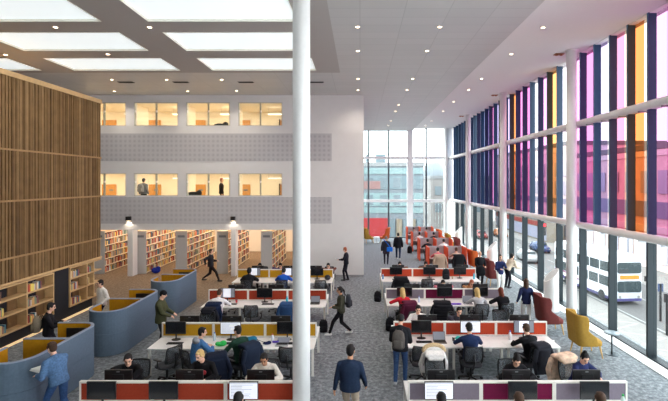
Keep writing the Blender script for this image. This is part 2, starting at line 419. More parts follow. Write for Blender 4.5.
# ---- ceiling with real rooflight wells
SKX = [(-17.4, -13.1), (-11.76, -7.4), (-6.07, -1.8)]
SKY = [(10.45-2.75*i, 12.3-2.75*i) for i in (3, 2, 1)]+[(10.45, 12.3), (13.2, 15.05), (15.95, 17.7)]
xs = sorted({-20, -.84, .2, 4.71, *[v for p in SKX for v in p]}); ys = sorted({-6, 18.1, 22.8, 38.9, *[v for p in SKY for v in p]})
cp, ct = MB(), MB()
for x0, x1 in zip(xs, xs[1:]):
    for y0, y1 in zip(ys, ys[1:]):
        if (x0, x1) in SKX and (y0, y1) in SKY: continue
        (cp if (x1 <= -.84 and y1 <= 18.1) else ct).add([(x0, y0, 9.6), (x1, y0, 9.6), (x1, y1, 9.6), (x0, y1, 9.6)], [(0, 3, 2, 1)])
ceil = struct(ct.obj('ceiling', CEILT))
struct(cp.obj('rooflight_bay', CEILP, ceil))
s = MB().box(4.71, 8.62, -6, 38.9, 9.8, 10.0); s.box(4.68, 4.72, -6, 38.9, 9.598, 9.82)
s.obj('window_side_soffit', CEILW, ceil)
MB().box(-20, 8.62, -6, 38.9, 10.3, 10.5).obj('roof_deck', WALLW, ceil)
SKYLIGHT = mat('rooflight_diffuser', (240, 248, 250), .5, 0, 0, emit=(236, 246, 250), es=.56)
SKW = mat('rooflight_frame', (238, 234, 222), .5, 0, .02)
n = 0
for j, (y0, y1) in enumerate(SKY):
    for i, (x0, x1) in enumerate(SKX):
        n += 1
        w = struct(put('window_skylight_%d' % n, None))
        fr = MB(); t = .02
        fr.box(x0, x0+t, y0, y1, 9.585, 9.8); fr.box(x1-t, x1, y0, y1, 9.585, 9.8); fr.box(x0+t, x1-t, y0, y0+t, 9.585, 9.8); fr.box(x0+t, x1-t, y1-t, y1, 9.585, 9.8)
        fr.obj('frame', SKW, w); MB().box(x0+t, x1-t, y0+t, y1-t, 9.66, 9.68).obj('diffuser_pane', SKYLIGHT, w)

# ---- back wall with openings and internal windows
WY = 22.8; SB = F/WY
def bx(px): return (px-PX)/SB
def bz(py): return H-(py-PY)/SB
winx = [(bx(82+52.1*i), bx(126+52.1*i)) for i in range(-2, 4)]
winz = [(4.26, 5.46), (7.97, 9.22)]
OPENX = (-16.8, -3.25); OPZ = 2.46
xs = sorted({-20, .2, *OPENX, *[v for p in winx for v in p]}); zs = sorted({0, OPZ, 9.62, *[v for p in winz for v in p]})
mb = MB()
for x0, x1 in zip(xs, xs[1:]):
    for z0, z1 in zip(zs, zs[1:]):
        if (x0, x1) in winx and (z0, z1) in winz: continue
        if z1 <= OPZ and x0 >= OPENX[0] and x1 <= OPENX[1]: continue
        mb.box(x0, x1, WY, WY+.3, z0, z1)
wall = struct(mb.obj('wall_back', WALLW))
struct(MB().box(-12.33, -12.05, WY, WY+.5, 0, OPZ).obj('pillar', WALLW, bev=.01)); struct(MB().box(-6.84, -6.6, WY, WY+.5, 0, OPZ).obj('pillar', WALLW, bev=.01))
for i, (z0, z1) in enumerate(((2.80, 4.20), (6.11, 7.57))):
    struct(MB().box(-16.8, -1.5, WY-.02, WY-.001, z0, z1).obj('trim_acoustic_panel_%d' % (i+1), PERF))
struct(MB().box(-3.24, .2, WY-.012, WY, 0, .08).obj('baseboard_back', mat('baseboard_grey', (150, 150, 152), .6)))
struct(MB().box(0, .2, WY+.3, 38.9, 0, 9.62).obj('wall_return', WALLW))
struct(MB().box(-20.3, -20, -6, 38.9, 0, 10).obj('wall_left', WALLW)); struct(MB().box(-20, 8.62, -6.3, -6, 0, 10).obj('wall_rear', WALLW))
# rooms behind the internal windows
CREAM = mat('corridor_cream', (238, 226, 206), .8, 0, .02); DOORW = mat('door_oak', (196, 138, 72), .5, 0, .1, 5)
for lv, (z0, z1) in enumerate(((3.5, 5.62), (7.2, 9.34))):
    r = MB(); r.box(-20, 0, WY+.3, 27, z0-.15, z0); r.box(-20, 0, 26.6, 26.8, z0, z1)
    room = struct(r.obj('wall_corridor_%d' % (lv+1), CREAM))
    MB().box(-20, 0, WY+.3, 26.7, z1, z1+.1).obj('corridor_ceiling', CREAM, room)
    for i, (x0, x1) in enumerate(winx):
        MB().box(x0-.58, x0-.46, WY+.3, 25.3, z0, z1).obj('corridor_partition', CREAM, room)
        dx = x1-.25
        d = struct(put('door_%d' % (lv*6+i+1), None))
        MB().box(dx-.55, dx+.35, 26.53, 26.6, z0, z0+(1.35 if lv == 0 else 1.62)).obj('door_leaf', DOORW, d)
        MB().box(dx-.63, dx-.55, 26.5, 26.6, z0, z0+(1.4 if lv == 0 else 1.67)).obj('frame', mat('door_frame_dark', (90, 70, 52), .5), d)
        MB().box(dx-.05, dx+.2, 26.515, 26.53, z0+.95, z0+1.05).obj('push_plate', STEEL, d)
        lp = thing('corridor_light', f'slim white light fitting, {ORD[i]} bay of the {"lower" if lv == 0 else "upper"} corridor from the timber end', 'light', (x0+1.55, 25.0, z1-.42))
        MB().box(-.45, .45, -.12, .12, 0, .06).obj('light_housing', WHITE, lp)
        MB().box(-.42, .42, -.1, .1, -.012, 0).obj('light_diffuser', mat('corridor_diffuser', (255, 246, 230), .5, 0, 0, emit=(255, 236, 205), es=2.2), lp)
        for q in (-.4, .4): MB().tube((q, 0, .06), (q, 0, .42), .006, n=6).obj('hanger', STEEL, lp)
        ld = bpy.data.lights.new('corridor_lamp', 'AREA'); ld.shape = 'RECTANGLE'; ld.size = 2.0; ld.size_y = 2.2; ld.energy = 44; ld.color = (1, .89, .74)
        lo = bpy.data.objects.new('corridor_lamp', ld); COL.objects.link(lo); lo.location = ((x0+x1)/2, 24.7, z1-.05)
WING = glass('window_glass_clear', (244, 248, 246), .035)
MULW = mat('internal_window_frame', (196, 194, 186), .5)
n = 0
for lv, (z0, z1) in enumerate(winz):
    for i, (x0, x1) in enumerate(winx):
        n += 1; w = struct(put('window_internal_%d' % n, None)); xm = (x0+x1)/2; t = .035
        f = MB(); f.box(x0, x1, WY-.01, WY+.12, z0, z0+t); f.box(x0, x1, WY-.01, WY+.12, z1-t, z1); f.box(x0, x0+t, WY-.01, WY+.12, z0+t, z1-t); f.box(x1-t, x1, WY-.01, WY+.12, z0+t, z1-t)
        f.obj('frame', MULW, w); MB().box(xm-.03, xm+.03, WY-.005, WY+.1, z0+t, z1-t).obj('mullion', mat('mullion_sage', (166, 168, 152), .5), w)
        MB().box(x0+t, xm-.03, WY+.05, WY+.06, z0+t, z1-t).obj('glass_pane', WING, w); MB().box(xm+.03, x1-t, WY+.05, WY+.06, z0+t, z1-t).obj('glass_pane', WING, w)
        for q in (x0+t, xm): MB().box(q-.005, q+.05, WY-.015, WY+.05, (z0+z1)/2+.1, (z0+z1)/2+.2).obj('latch', WHITE, w)
# book stack room behind the openings
BACKW = mat('stack_wall_cream', (240, 230, 216), .8, 0, .02)
r = MB(); r.box(-20, 0, 31, 31.2, 0, 3.3); r.box(-20, 0, WY+.31, 31.2, 3.3, 3.48)
struct(r.obj('wall_bookstack', BACKW))
for X in (-15, -12.75, -10.5, -8.25, -6.0, -3.6):
    ld = bpy.data.lights.new('stack_lamp', 'AREA'); ld.shape = 'RECTANGLE'; ld.size = .5; ld.size_y = 6; ld.energy = 90; ld.color = (1, .84, .66)
    lo = bpy.data.objects.new('stack_lamp', ld); COL.objects.link(lo); lo.location = (X, 26.8, 3.25)

# ---- timber slatted volume (left)
TX = -10.65; TEND = 17.68
slats = [mat('timber_slat_%d' % i, c, .6, 0, .14, 4) for i, c in enumerate(((114, 86, 52), (126, 97, 61), (102, 76, 46), (140, 110, 73)))]
TDARK = mat('timber_backing', (74, 52, 32), .8)
vol = struct(MB().box(-13.5, TX-.04, 7.5, TEND, 1.95, 8.27).obj('wall_timber', TDARK))
mb = MB(); y = 7.5
bands = [1.92, 2.68, 4.42, 5.99, 8.25]
while y < TEND-.05:
    w = R.choice((.04, .045, .05, .06)); d = R.choice((.0, .0, .012, .02))
    for z0, z1 in zip(bands, bands[1:]):
        mb.mi = R.choice((0, 0, 1, 1, 2, 3)); mb.box(TX-.045, TX+.005-d, y, y+w, z0+.03, z1-.03)
    y += w+R.choice((.014, .018, .024))
x = -13.45
while x < TX-.06:
    for z0, z1 in zip(bands, bands[1:]): mb.mi = R.choice((0, 1, 2)); mb.box(x, x+.045, TEND-.005, TEND+.03, z0+.03, z1-.03)
    x += .075
mb.obj('slat_cladding', slats, vol)
for z in bands[1:4]:
    MB().box(TX-.05, TX+.012, 7.5, TEND+.03, z-.03, z+.03).obj('timber_band', mat('timber_band', (158, 124, 84), .55, 0, .1, 5), vol)
MB().box(-13.5, TX+.02, 7.5, TEND+.04, 8.22, 8.38).obj('top_rail', OAK, vol)
MB().box(-13.5, TX+.02, 7.5, TEND+.04, 1.88, 1.95).obj('bottom_rail', OAK, vol)
NAVY = mat('recess_dark', (28, 30, 36), .7, 0, .1)
base = struct(MB().box(-13.5, TX-.34, 7.5, 17.2, 0, 1.88).obj('wall_recess', NAVY))
MB().box(TX-.34, TX-.06, 7.5, 17.2, 0, .40).obj('plinth', NAVY, base)
MB().box(TX-.34, TX-.03, 14.97, 15.76, .40, 1.88).obj('blank_panel', NAVY, base)
struct(MB().box(TX-.06, TX+.02, 7.5, 17.2, 0, .05).obj('trim_floor_strip', mat('led_strip', (255, 225, 180), .5, 0, 0, emit=(255, 205, 150), es=.35)))

bookcols = [(166, 62, 54), (206, 104, 62), (226, 200, 140), (236, 230, 220), (92, 118, 152), (70, 74, 92), (136, 154, 130), (214, 172, 108), (150, 92, 98), (206, 202, 196), (122, 94, 78), (222, 150, 112), (84, 138, 152), (236, 214, 110)]
bcname = ['red', 'orange-red', 'straw yellow', 'cream', 'blue', 'dark navy', 'sage green', 'ochre', 'maroon', 'light grey', 'brown', 'salmon', 'teal', 'bright yellow']
bookmesh = []
for i, c in enumerate(bookcols):
    b = MB(); b.mi = 0; b.box(-.5, .5, 0, .09, 0, 1); b.box(-.5, .5, .91, 1, 0, 1); b.box(.42, .5, .09, .91, 0, 1); b.mi = 1; b.box(-.46, .42, .09, .91, .02, .98)
    bookmesh.append(b.mesh('book', [mat('book_%d' % i, c, .6, 0, .1, 8), PAPER]))
def book(x, y, z, w, hh, d, where, group):         # spine towards +x
    i = R.randrange(len(bookcols)); o = put('book', bookmesh[i]); o.location = (x, y, z); o.scale = (d, w, hh)
    return tag(o, f'{bcname[i]} book, {where}', 'book', group)

def timber_shelf(label, y0, y1, divs, yback, where, filled):
    t = thing('bookcase', label, 'bookcase', (TX, y0, .42))
    L = y1-y0
    MB().box(-.32, -.30, 0, min(yback, y1)-y0, 0, 1.46).obj('back_panel', NAVY, t)
    levels = (.42, .95, 1.42)
    for z in levels+(1.83,): MB().box(-.30, .015, 0, L, z-.42-.02, z-.42+.025).obj('shelf', OAK, t)
    for d in divs: MB().box(-.30, .01, d-y0-.025, d-y0+.025, .025, 1.39).obj('upright', OAK, t)
    for d0, d1 in filled['lining']: MB().box(-.299, -.285, d1-y0-.42, d1-y0-.03, .03, 1.38).obj('slatted_lining', slats[1], t)
    for (a, b, lev, nm) in filled['books']:
        y = a; k = 0
        while y < b-.02:
            w = R.uniform(.035, .06); hh = R.uniform(.19, .27)
            book(TX-.13, y, levels[lev]+.026, w, hh, .17, f'{ORD[min(k, 19)]} on the {("lowest", "middle", "highest")[lev]} shelf, {nm}', 'books in the timber wall shelves')
            y += w+.004; k += 1
timber_shelf('oak shelf unit set in the timber wall, nearer bays left of the dark panel', 10.3, 14.96, (10.33, 11.4, 12.55, 13.75, 14.94), 15, '',
    {'lining': [(11.4, 12.55), (12.55, 13.75), (13.75, 14.94)], 'books': [(12.6, 12.83, 2, 'near oak bay at the photo edge'), (12.6, 12.93, 1, 'near oak bay at the photo edge'), (12.6, 13.0, 0, 'near oak bay at the photo edge'),
     (13.8, 14.46, 2, 'oak bay left of the dark panel'), (13.8, 14.3, 1, 'oak bay left of the dark panel'), (13.8, 14.2, 0, 'oak bay left of the dark panel')]})
timber_shelf('oak shelf unit at the far corner of the timber wall, right of the dark panel', 15.77, TEND+.02, (15.80, 16.77, 17.2), 17.2, '',
    {'lining': [(15.8, 16.77)], 'books': [(15.84, 16.35, 2, 'oak bay right of the dark panel'), (15.84, 16.28, 1, 'oak bay right of the dark panel'), (15.84, 16.42, 0, 'oak bay right of the dark panel'),
     (16.82, 17.12, 2, 'narrow oak bay at the corner'), (16.82, 17.0, 1, 'narrow oak bay at the corner')]})

# ---- bookcases in the stack room
SHELFW = mat('shelf_cream', (236, 222, 200), .5, 0, .03); ENDG = mat('shelf_end_grey', (196, 194, 192), .6, 0, .02)
shelfX = [-13.9, -11.64, -9.42, -7.18, -4.78]
near = ['nearest the timber wall', 'by the wide pillar', 'between the two pillars', 'behind the slim pillar', 'nearest the round column']
stuffb = MB()
for i, X in enumerate(shelfX):
    t = thing('bookcase', f'tall double-sided bookcase full of books, {near[i]}', 'bookcase', (X, 23.45, 0), 0, 'bookcases in the lit room behind')
    MB().box(-.62, 0, -.04, 0, 0, 2.32).obj('end_panel', ENDG, t, bev=.006)
    MB().box(-.50, -.12, -.052, -.04, 1.98, 2.1).obj('sign_holder', mat('sign_grey', (128, 130, 134), .5), t)
    MB().box(-.33, -.30, 0, 4.5, 0, 2.32).obj('centre_panel', SHELFW, t)
    for k in range(7): MB().box(-.6, -.005, 0, 4.5, .08+k*.365-.035, .08+k*.365+.012).obj('shelf', SHELFW, t)
    for yy in (.9, 1.8, 2.7, 3.6, 4.48): MB().box(-.6, -.003, yy-.012, yy+.012, .095, 2.27).obj('upright', SHELFW, t)
    MB().box(-.62, .0, 0, 4.5, 2.285, 2.33).obj('top_board', mat('shelf_top_oak', (222, 184, 132), .5), t)
    for k in range(6):
        y = .03; c = 0; zb = .08+k*.365+.013
        while y < 4.38:
            gap = min(abs(y+.03-q) for q in (.9, 1.8, 2.7, 3.6))
            w = R.uniform(.035, .07); hh = R.uniform(.19, .29)
            if gap < .06 or R.random() < .06: y += .06; continue
            if c < 8 and y < .9:
                book(X-.13, 23.45+y, zb, w, hh, .22, f'{ORD[c]} from the end panel, {ORD[5-k]} shelf down, bookcase {near[i]}', 'books on the stack room bookcases')
                c += 1
            else:
                stuffb.mi = R.randrange(len(bookcols)); stuffb.box(X-.24, X-R.uniform(.015, .05), 23.45+y, 23.45+y+w, zb, zb+hh)
            y += w+.003
so = stuffb.obj('packed_books', [MATS['book_%d' % i] for i in range(len(bookcols))]); so['kind'] = 'stuff'
tag(so, 'rows of books filling the farther ends of the stack room shelves', 'books')
# wall lamps over the openings
for i, (px, nm) in enumerate(((129.4, 'near the timber wall'), (233.6, 'above the slim pillar'))):
    t = thing('wall_light', f'small black cube wall light throwing a warm pool, {nm}', 'light', (bx(px), WY-.02, 3.06))
    MB().box(-.12, .12, -.16, 0, -.09, .12).obj('lamp_body', BLACK, t, bev=.01)
    MB().box(-.09, .09, -.13, -.03, -.095, -.089).obj('lamp_lens', mat('lamp_lens', (255, 240, 210), .4, 0, 0, emit=(255, 225, 180), es=5), t)
    ld = bpy.data.lights.new('wall_lamp', 'SPOT'); ld.energy = 9; ld.color = (1, .86, .68); ld.spot_size = 2.2; ld.shadow_soft_size = .06
    lo = bpy.data.objects.new('wall_lamp', ld); COL.objects.link(lo); lo.location = (bx(px), WY-.12, 2.93)

# ---- columns
for i, (X, Y, zt) in enumerate([(-1.11, 8.15, 9.6)]+[(7.72, 15.7+7.5*k, 9.8) for k in (-1, 0, 1, 2, 3)]):
    c = struct(MB().tube((X, Y, 0), (X, Y, zt), .165 if i == 0 else .175, n=40).obj('column', WHITE, None, True))
    MB().tube((X, Y, zt-.03), (X, Y, zt), .24, n=32).obj('collar', WHITE, c, True); MB().tube((X, Y, 0), (X, Y, .06), .185, n=32).obj('base_ring', WHITE, c, True)

# ---- right facade: one window per bay, upper coloured lights and lower clear lights
MULL = mat('mullion_dark', (26, 34, 39), .5, 0, .05, spec=.2); FIN = mat('fin_navy', (34, 60, 82), .5, 0, .06, spec=.3); FIN_LIT = mat('fin_face_lit', (92, 128, 154), .5, 0, .05, spec=.2)  # paler fin face: daylight on the navy fin, put into its colour
CLEAR = glass('facade_glass', (240, 246, 246), .03)
def unlin(v): return 255*(12.92*v if v <= .0031308 else 1.055*v**(1/2.4)-.055)
def tint(n, *c): return glass('tinted_glass_'+n, tuple(unlin(v) for v in c), .03)
TI = {'p': tint('pink', .26, .125, .22), 'm': tint('magenta', .25, .075, .18), 'r': tint('rose', .28, .085, .13), 'o': tint('orange', .28, .085, .025), 'a': tint('amber', .30, .14, .05),
      'l': tint('lilac', .20, .16, .27), 'v': tint('violet', .08, .045, .13), 'c': tint('clear', .55, .53, .55), 'e': tint('peach', .36, .26, .20), 'w': tint('untinted', .9, .93, .92), 'b': tint('blue', .12, .14, .25), 't': tint('slate', .07, .10, .14)}
FX = 8.3
# colours for each gap between fins, from the nearest bay outwards; two strips per gap (near side first)
gaps = {0: ['pc', 'mp', 'cl', 'rp'] + ['mp', 'oe', 'rp', 'lc'], 1: ['mp', 'eo', 'pr', 'mp', 'eo', 'er', 'cl', 'mm'],
        2: ['pp', 'cc', 'aa', 'pp', 'pc', 'mm', 'pm', 'po'], 3: ['cl', 'oe', 'pl', 'bm', 'mv', 'lb', 'vp', 'pc'], 4: ['cv', 'bo', 'lt', 'pb', 'tv', 'bt', 'tb', 'tt']}
nwin = 0
for b in range(5):
    ya = .95+7.5*b; yb = ya+7.5                  # fins run from just past one column to the next
    if b == 4: yb = 38.45
    for lev, (z0, z1) in enumerate(((.06, 3.42), (3.50, 7.08), (7.2, 9.8))):
        nwin += 1; w = struct(put('window_%d' % nwin, None))
        step = 1.875 if lev == 0 else .9375
        k = 0; y = ya
        while y < yb-.05:
            y2 = min(y+step, yb)
            if lev == 0:
                MB().box(FX-.16, FX+.10, y-.035, y+.035, z0, z1).obj('mullion', MULL, w)
                MB().box(FX-.005, FX+.005, y+.035, y2-.035, z0, z1).obj('glass_pane', CLEAR, w)
            else:
                f = MB(); f.mi = 0; f.box(FX-.14, FX+.10, y-.03, y+.03, z0, z1); f.mi = 1; f.box(FX-.145, FX-.14, y-.03, y+.03, z0, z1)
                f.obj('fin', [FIN, FIN_LIT], w)
                cc = gaps[b][k % 8] if b else 'ww'; ym = y+.03+(y2-y-.06)*.52  # unseen nearest bay left untinted to admit more window light
                for ya_, yb_, q_ in ((y+.03, ym, 0), (ym, y2-.03, 1)): MB().add([(FX+.09, ya_, z0), (FX+.09, yb_, z0), (FX+.09, yb_, z1), (FX+.09, ya_, z1)], [(0, 1, 2, 3)]).obj('tinted_pane', TI[cc[q_]], w)
            y = y2; k += 1
    for j, z in enumerate((3.45, 7.12)):
        t = struct(MB().tube((7.95, ya-.2, z), (7.95, yb-.2, z), .115, n=20).obj('transom_tube', WHITE, None, True))
        MB().box(7.97, FX+.12, ya-.2, yb-.2, z-.05, z+.05).obj('transom_flat', WHITE, t)
        q = ya+.94
        while q < yb-.4: MB().tube((7.9, q, z-.13), (8.2, q, z-.13), .025, n=8).obj('bracket', STEEL, t); q += .9375
struct(MB().box(7.78, 8.5, -6, 38.9, .0, .025).obj('trim_sill', mat('sill_white', (226, 228, 228), .5, 0, .02)))
struct(MB().box(8.16, 8.44, -6, 38.9, .025, .06).obj('trim_sill_dark', MULL))
struct(MB().box(8.2, 8.5, -6, 38.9, 9.785, 9.83).obj('trim_head', WHITE))
# unseen near end of the facade, glazed clear to add window light
w = struct(put('window_rear_added', None))
for i in range(4):
    MB().box(FX-.16, FX+.1, -6+i*1.75-.04, -6+i*1.75+.04, .06, 9.8).obj('mullion', MULL, w)
    if i < 4: MB().add([(FX, -6+i*1.75+.04, .06), (FX, min(-6+(i+1)*1.75-.04, .9), .06), (FX, min(-6+(i+1)*1.75-.04, .9), 9.8), (FX, -6+i*1.75+.04, 9.8)], [(0, 1, 2, 3)]).obj('glass_pane', CLEAR, w)

# ---- far facade
FY = 38.6
fw = struct(put('window_far', None))
for x in (.76, 2.56, 5.93): MB().box(x-.07, x+.07, FY-.12, FY+.1, 0, 9.8).obj('mullion', mat('mullion_grey', (84, 92, 98), .5, .2), fw)
MB().box(4.22, 4.72, FY-.3, FY+.1, 0, 9.8).obj('wide_post', WHITE, fw)
MB().box(7.55, 8.5, FY-.05, FY+.2, 0, 9.8).obj('corner_post', WHITE, fw)
for z in (3.32, 7.16):
    MB().box(.2, 8.2, FY-.18, FY+.05, z-.12, z+.12).obj('transom', WHITE, fw)
MB().box(.2, 8.4, FY-.1, FY+.1, 0, .08).obj('sill', MULL, fw)
for x0, x1 in ((.2, .69), (.83, 2.49), (2.63, 4.22), (4.72, 5.86), (6.0, 7.55)):
    for z0, z1 in ((.08, 3.2), (3.44, 7.04), (7.28, 9.8)): MB().box(x0, x1, FY, FY+.01, z0, z1).obj('glass_pane', CLEAR, fw)

# ---- ceiling fittings
DLE = mat('downlight_glow', (255, 240, 216), .4, 0, 0, emit=(255, 226, 186), es=9); DLR = mat('downlight_rim', (236, 232, 226), .4)
COP = mat('copper', (178, 110, 76), .35, .7, .05)
dlp = None
def downlight(px, py, z, label, group):
    global dlp
    d = z-H; Y = F*d/(PY-py); X = XW(px, Y)
    if dlp is None:
        dlp = thing('downlight', label, 'light', (X, Y, z), 0, group)
        MB().lathe([(.05, -.002), (.075, -.012), (.085, -.006), (.085, .0)], 20).obj('rim', DLR, dlp, True)
        MB().lathe([(.0001, -.008), (.055, -.008), (.055, -.003), (.0001, -.003)], 20).obj('lens', DLE, dlp)
    else: dup(dlp, (X, Y, z), 0, label, group)
    ld = bpy.data.lights.new('downlight_lamp', 'SPOT'); ld.energy = 130; ld.color = (1, .9, .76); ld.spot_size = 2.3; ld.spot_blend = .8; ld.shadow_soft_size = .09
    lo = bpy.data.objects.new('downlight_lamp', ld); COL.objects.link(lo); lo.location = (X, Y, z-.03)
def dl_row(pts, z, where):
    for i, (x, y) in enumerate(pts): downlight(x, y, z, f'small round lit downlight, {ORD[i]} from us {where}', 'ceiling downlights')
dl_row([(357.5, 26.9), (357.8, 50.9), (358, 78.8), (358, 90.1)], 9.6, 'in the grey tile row above the aisle')
dl_row([(439.8, 26.9), (427, 50.9), (412.6, 78.8), (407, 90), (398.6, 104.7), (395.4, 111.2), (390.8, 120.6), (388.3, 125.4)], 9.6, 'in the grey tile row nearest the white soffit')
dl_row([(543, 27.5), (511.3, 54), (481.5, 78.8), (468.5, 89.8), (453.6, 101.8), (443.2, 111.2), (431.7, 120.6), (425.2, 125.4)], 9.8, 'in the white soffit beside the windows')
dl_row([(55.4, 27.2), (107.8, 54.2)], 9.6, 'on the beams under the middle rooflights')
dl_row([(149.4, 27.2)], 9.6, 'on the beam beside the right-hand rooflights')
dl_row([(5.5, 54.7)], 9.6, 'on the beam beside the left-hand rooflights')
for pts, wh in (([(111.7, 79.7), (166.6, 79.7), (221.7, 79.7)], 'tile row just past the rooflights'), ([(114.2, 91.2), (187.6, 91.2), (236.5, 90.7)], 'tile row nearest the upper windows')):
    for i, p in enumerate(pts): downlight(*p, 9.6, f'small round downlight, {ORD[i]} from the timber wall, {wh}', 'ceiling downlights')
for i, (px, py) in enumerate(((559, 54), (494.5, 95), (461.5, 116))):
    Y = F*4.8/(PY-py); t = thing('spotlight', f'small copper twin ceiling spotlight beside the {("nearest", "second", "third")[i]} window column', 'light', (XW(px, Y), Y, 9.8))
    MB().box(-.17, .17, -.1, .1, -.03, 0).obj('mounting_plate', COP, t, bev=.006)
    for q in (-.08, .08): MB().tube((q, 0, -.06), (q, 0, -.02), .055, n=16).obj('lamp_head', COP, t, True)
for i, px in enumerate((126, 181, 246, 316)):
    Y = 19.8; t = thing('ceiling_vent', f'dark slotted air vent in the tiled ceiling, {ORD[i]} from the timber wall', 'vent', (XW(px, Y), Y, 9.6))
    MB().box(-.36, .36, -.12, .12, -.012, 0).obj('vent_frame', mat('vent_grey', (120, 116, 114), .5), t)
    v = MB()
    for q in range(5): v.box(-.33, .33, -.1+q*.042, -.075+q*.042, -.02, -.012)
    v.obj('vent_slats', BLACKM, t)

# ================================================================== OUTSIDE
def omat(name, rgb, *a, **k):                      # outdoor surfaces: colours darkened to offset the strong overcast sky
    f = .3; return mat(name, tuple(255*(x/255)**1*f**(1/2.2) for x in rgb), *a, **k)

GZ = -5.7
struct(MB().box(-60, 160, 8.7, 220, GZ-.2, GZ).obj('pavement', omat('paving_pale', (206, 198, 192), .8, 0, .08, 2)))
rd = struct(MB().box(21.4, 30, 8.7, 220, GZ, GZ+.02).obj('road', omat('road_grey', (150, 146, 146), .8, 0, .1, 3)))
for x in (21.6, 25.7, 29.7):
    mk = MB(); y = 20
    while y < 150: mk.box(x, x+.14, y, y+(3 if x == 25.7 else 40), GZ+.02, GZ+.03); y += 6 if x == 25.7 else 40
    mk.obj('road_marking', omat('road_white', (236, 236, 232), .7, 0, .03), rd)
zz = MB()
for i in range(9):
    x0, x1 = (18.0, 21.0) if i % 2 == 0 else (21.0, 18.0); y = 22+i*1.5
    d = Vector((x1-x0, 1.5, 0)).normalized(); n_ = Vector((-d.y, d.x, 0))*.08
    a, b = Vector((x0, y, GZ+.006)), Vector((x1, y+1.5, GZ+.006)); zz.add([a-n_, b-n_, b+n_, a+n_], [(0, 1, 2, 3)])
zz.obj('pavement_marking', MATS['road_white'], rd)

def building(name, label, x0, x1, y0, y1, zt, m, bands, wins=(), pitch=3.0, face='y', winm=None):
    t = thing(name, label, 'building', ((x0+x1)/2, (y0+y1)/2, GZ)); ox, oy = (x0+x1)/2, (y0+y1)/2
    MB().box(x0-ox, x1-ox, y0-oy, y1-oy, 0, zt-GZ).obj('wall', m, t)
    MB().box(x0-ox-.15, x1-ox+.15, y0-oy-.15, y1-oy+.15, zt-GZ-.4, zt-GZ+.3).obj('parapet', omat('parapet_pale', (206, 206, 208), .7), t)
    for (z0, z1, mm) in bands:
        if face == 'y': MB().box(x0-ox+.1, x1-ox-.1, y0-oy-.12, y0-oy, z0-GZ, z1-GZ).obj('facade_band', mm, t)
        else: MB().box(x0-ox-.12, x0-ox, y0-oy+.1, y1-oy-.1, z0-GZ, z1-GZ).obj('facade_band', mm, t)
    for (z0, z1) in wins:
        a, b = (x0, x1) if face == 'y' else (y0, y1); q = a+pitch*.3
        while q+pitch*.5 < b:
            w = MB()
            if face == 'y': w.box(q-ox, q-ox+pitch*.5, y0-oy-.16, y0-oy-.1, z0-GZ, z1-GZ)
            else: w.box(x0-ox-.16, x0-ox-.1, q-oy, q-oy+pitch*.5, z0-GZ, z1-GZ)
            w.obj('window', winm or WINDK, t); q += pitch
    return t
WINDK = omat('outside_window', (150, 168, 178), .25, 0, .08, spec=.6)
TEAL = omat('facade_teal', (178, 212, 214), .3, 0, .08, 1.2, spec=.5); TEALD = omat('facade_teal_mid', (160, 184, 194), .35, 0, .08, 1.2)
GREYB = omat('facade_grey', (168, 178, 188), .6); REDB = omat('shopfront_red', (226, 44, 52), .5, 0, .08, .4); PINKB = omat('facade_brick_pale', (204, 152, 148), .8, 0, .1, 1.5)
YB = 76
def zy(py, Y): return H-(py-PY)*Y/F
def zb(py): return zy(py, YB)
x0b, x1b = -14, 11.2
t = building('office_building', 'teal glazed office building with a red shopfront, seen through the far window', x0b, x1b, YB, YB+18, zb(164), GREYB,
    [(zb(174), zb(168), TEAL), (zb(189), zb(176), TEALD), (zb(206), zb(193), TEAL), (zb(213), zb(207.5), TEAL)], [(zb(187.5), zb(178)), (zb(205), zb(195))], 2.4)
ox, oy = (x0b+x1b)/2, YB+9
MB().box(x0b-ox+.3, 5.0-ox, -9.5, -9, zb(238)-GZ, zb(218)-GZ).obj('red_shopfront', REDB, t)
MB().box(x0b-ox+.3, 3.6-ox, -9.2, -9, zb(189)-GZ, zb(181)-GZ).obj('brick_band', PINKB, t)
for i in range(5):
    MB().box(5.2-ox+i*1.2, 6.2-ox+i*1.2, -9.3, -9, .3, zb(219)-GZ).obj('shop_window', [WINDK, omat('shop_display', (196, 176, 150), .5, 0, .2, 1)][i % 2], t)
for i, (a, b, p0, p1) in enumerate(((366, 369, 154, 164), (376, 386, 154, 164))):
    MB().box(XW(a, YB)-ox, XW(b, YB)-ox, -8, -4, zb(p1)-GZ, zb(p0)-GZ).obj('plant_room', TEALD, t)
PALE = omat('far_pale_stone', (222, 214, 210), .8, 0, .06, .5)
building('terrace_building', 'pale hazy building down the street beside the far corner post', 16.5, 30, 100, 130, zy(178, 125), PALE, [], [(-2, 0), (2, 4)], 3)
tw = thing('glass_tower', 'pale curved glass tower far down the street', 'building', (XW(434, 150), 150, GZ))
MB().rings([[Vector((4.2*math.cos(2*PI*j/20)*w, 4.2*math.sin(2*PI*j/20)*w, z)) for j in range(20)] for z, w in ((0, 1), (8, 1.05), (14, 1), (17, .7), (18, .2))]).obj('tower_shell', omat('tower_glass', (186, 196, 206), .4), tw, True)
for z in (3, 6, 9, 12): MB().tube((0, 0, z), (0, 0, z+.4), 4.5, n=20).obj('floor_ring', PALE, tw)
WINP = mat('window_pale', (172, 170, 182), .3, 0, .08); PEACH = mat('brick_peach', (222, 198, 190), .85, 0, .08, 1); BANDL = mat('facade_cream_band', (226, 214, 204), .8, 0, .04)
WINB = mat('window_bluegrey', (138, 140, 158), .3, 0, .1)
building('brick_building', 'long peach brick building across the road, nearer the camera', 36, 52, 30, 72, 9.4, PEACH, [(8.2, 8.9, BANDL), (.6, 2.6, WINB), (-1.2, -.4, BANDL)], [(3.6, 6.4), (-4.8, -1.8)], 3.2, 'x', WINP)
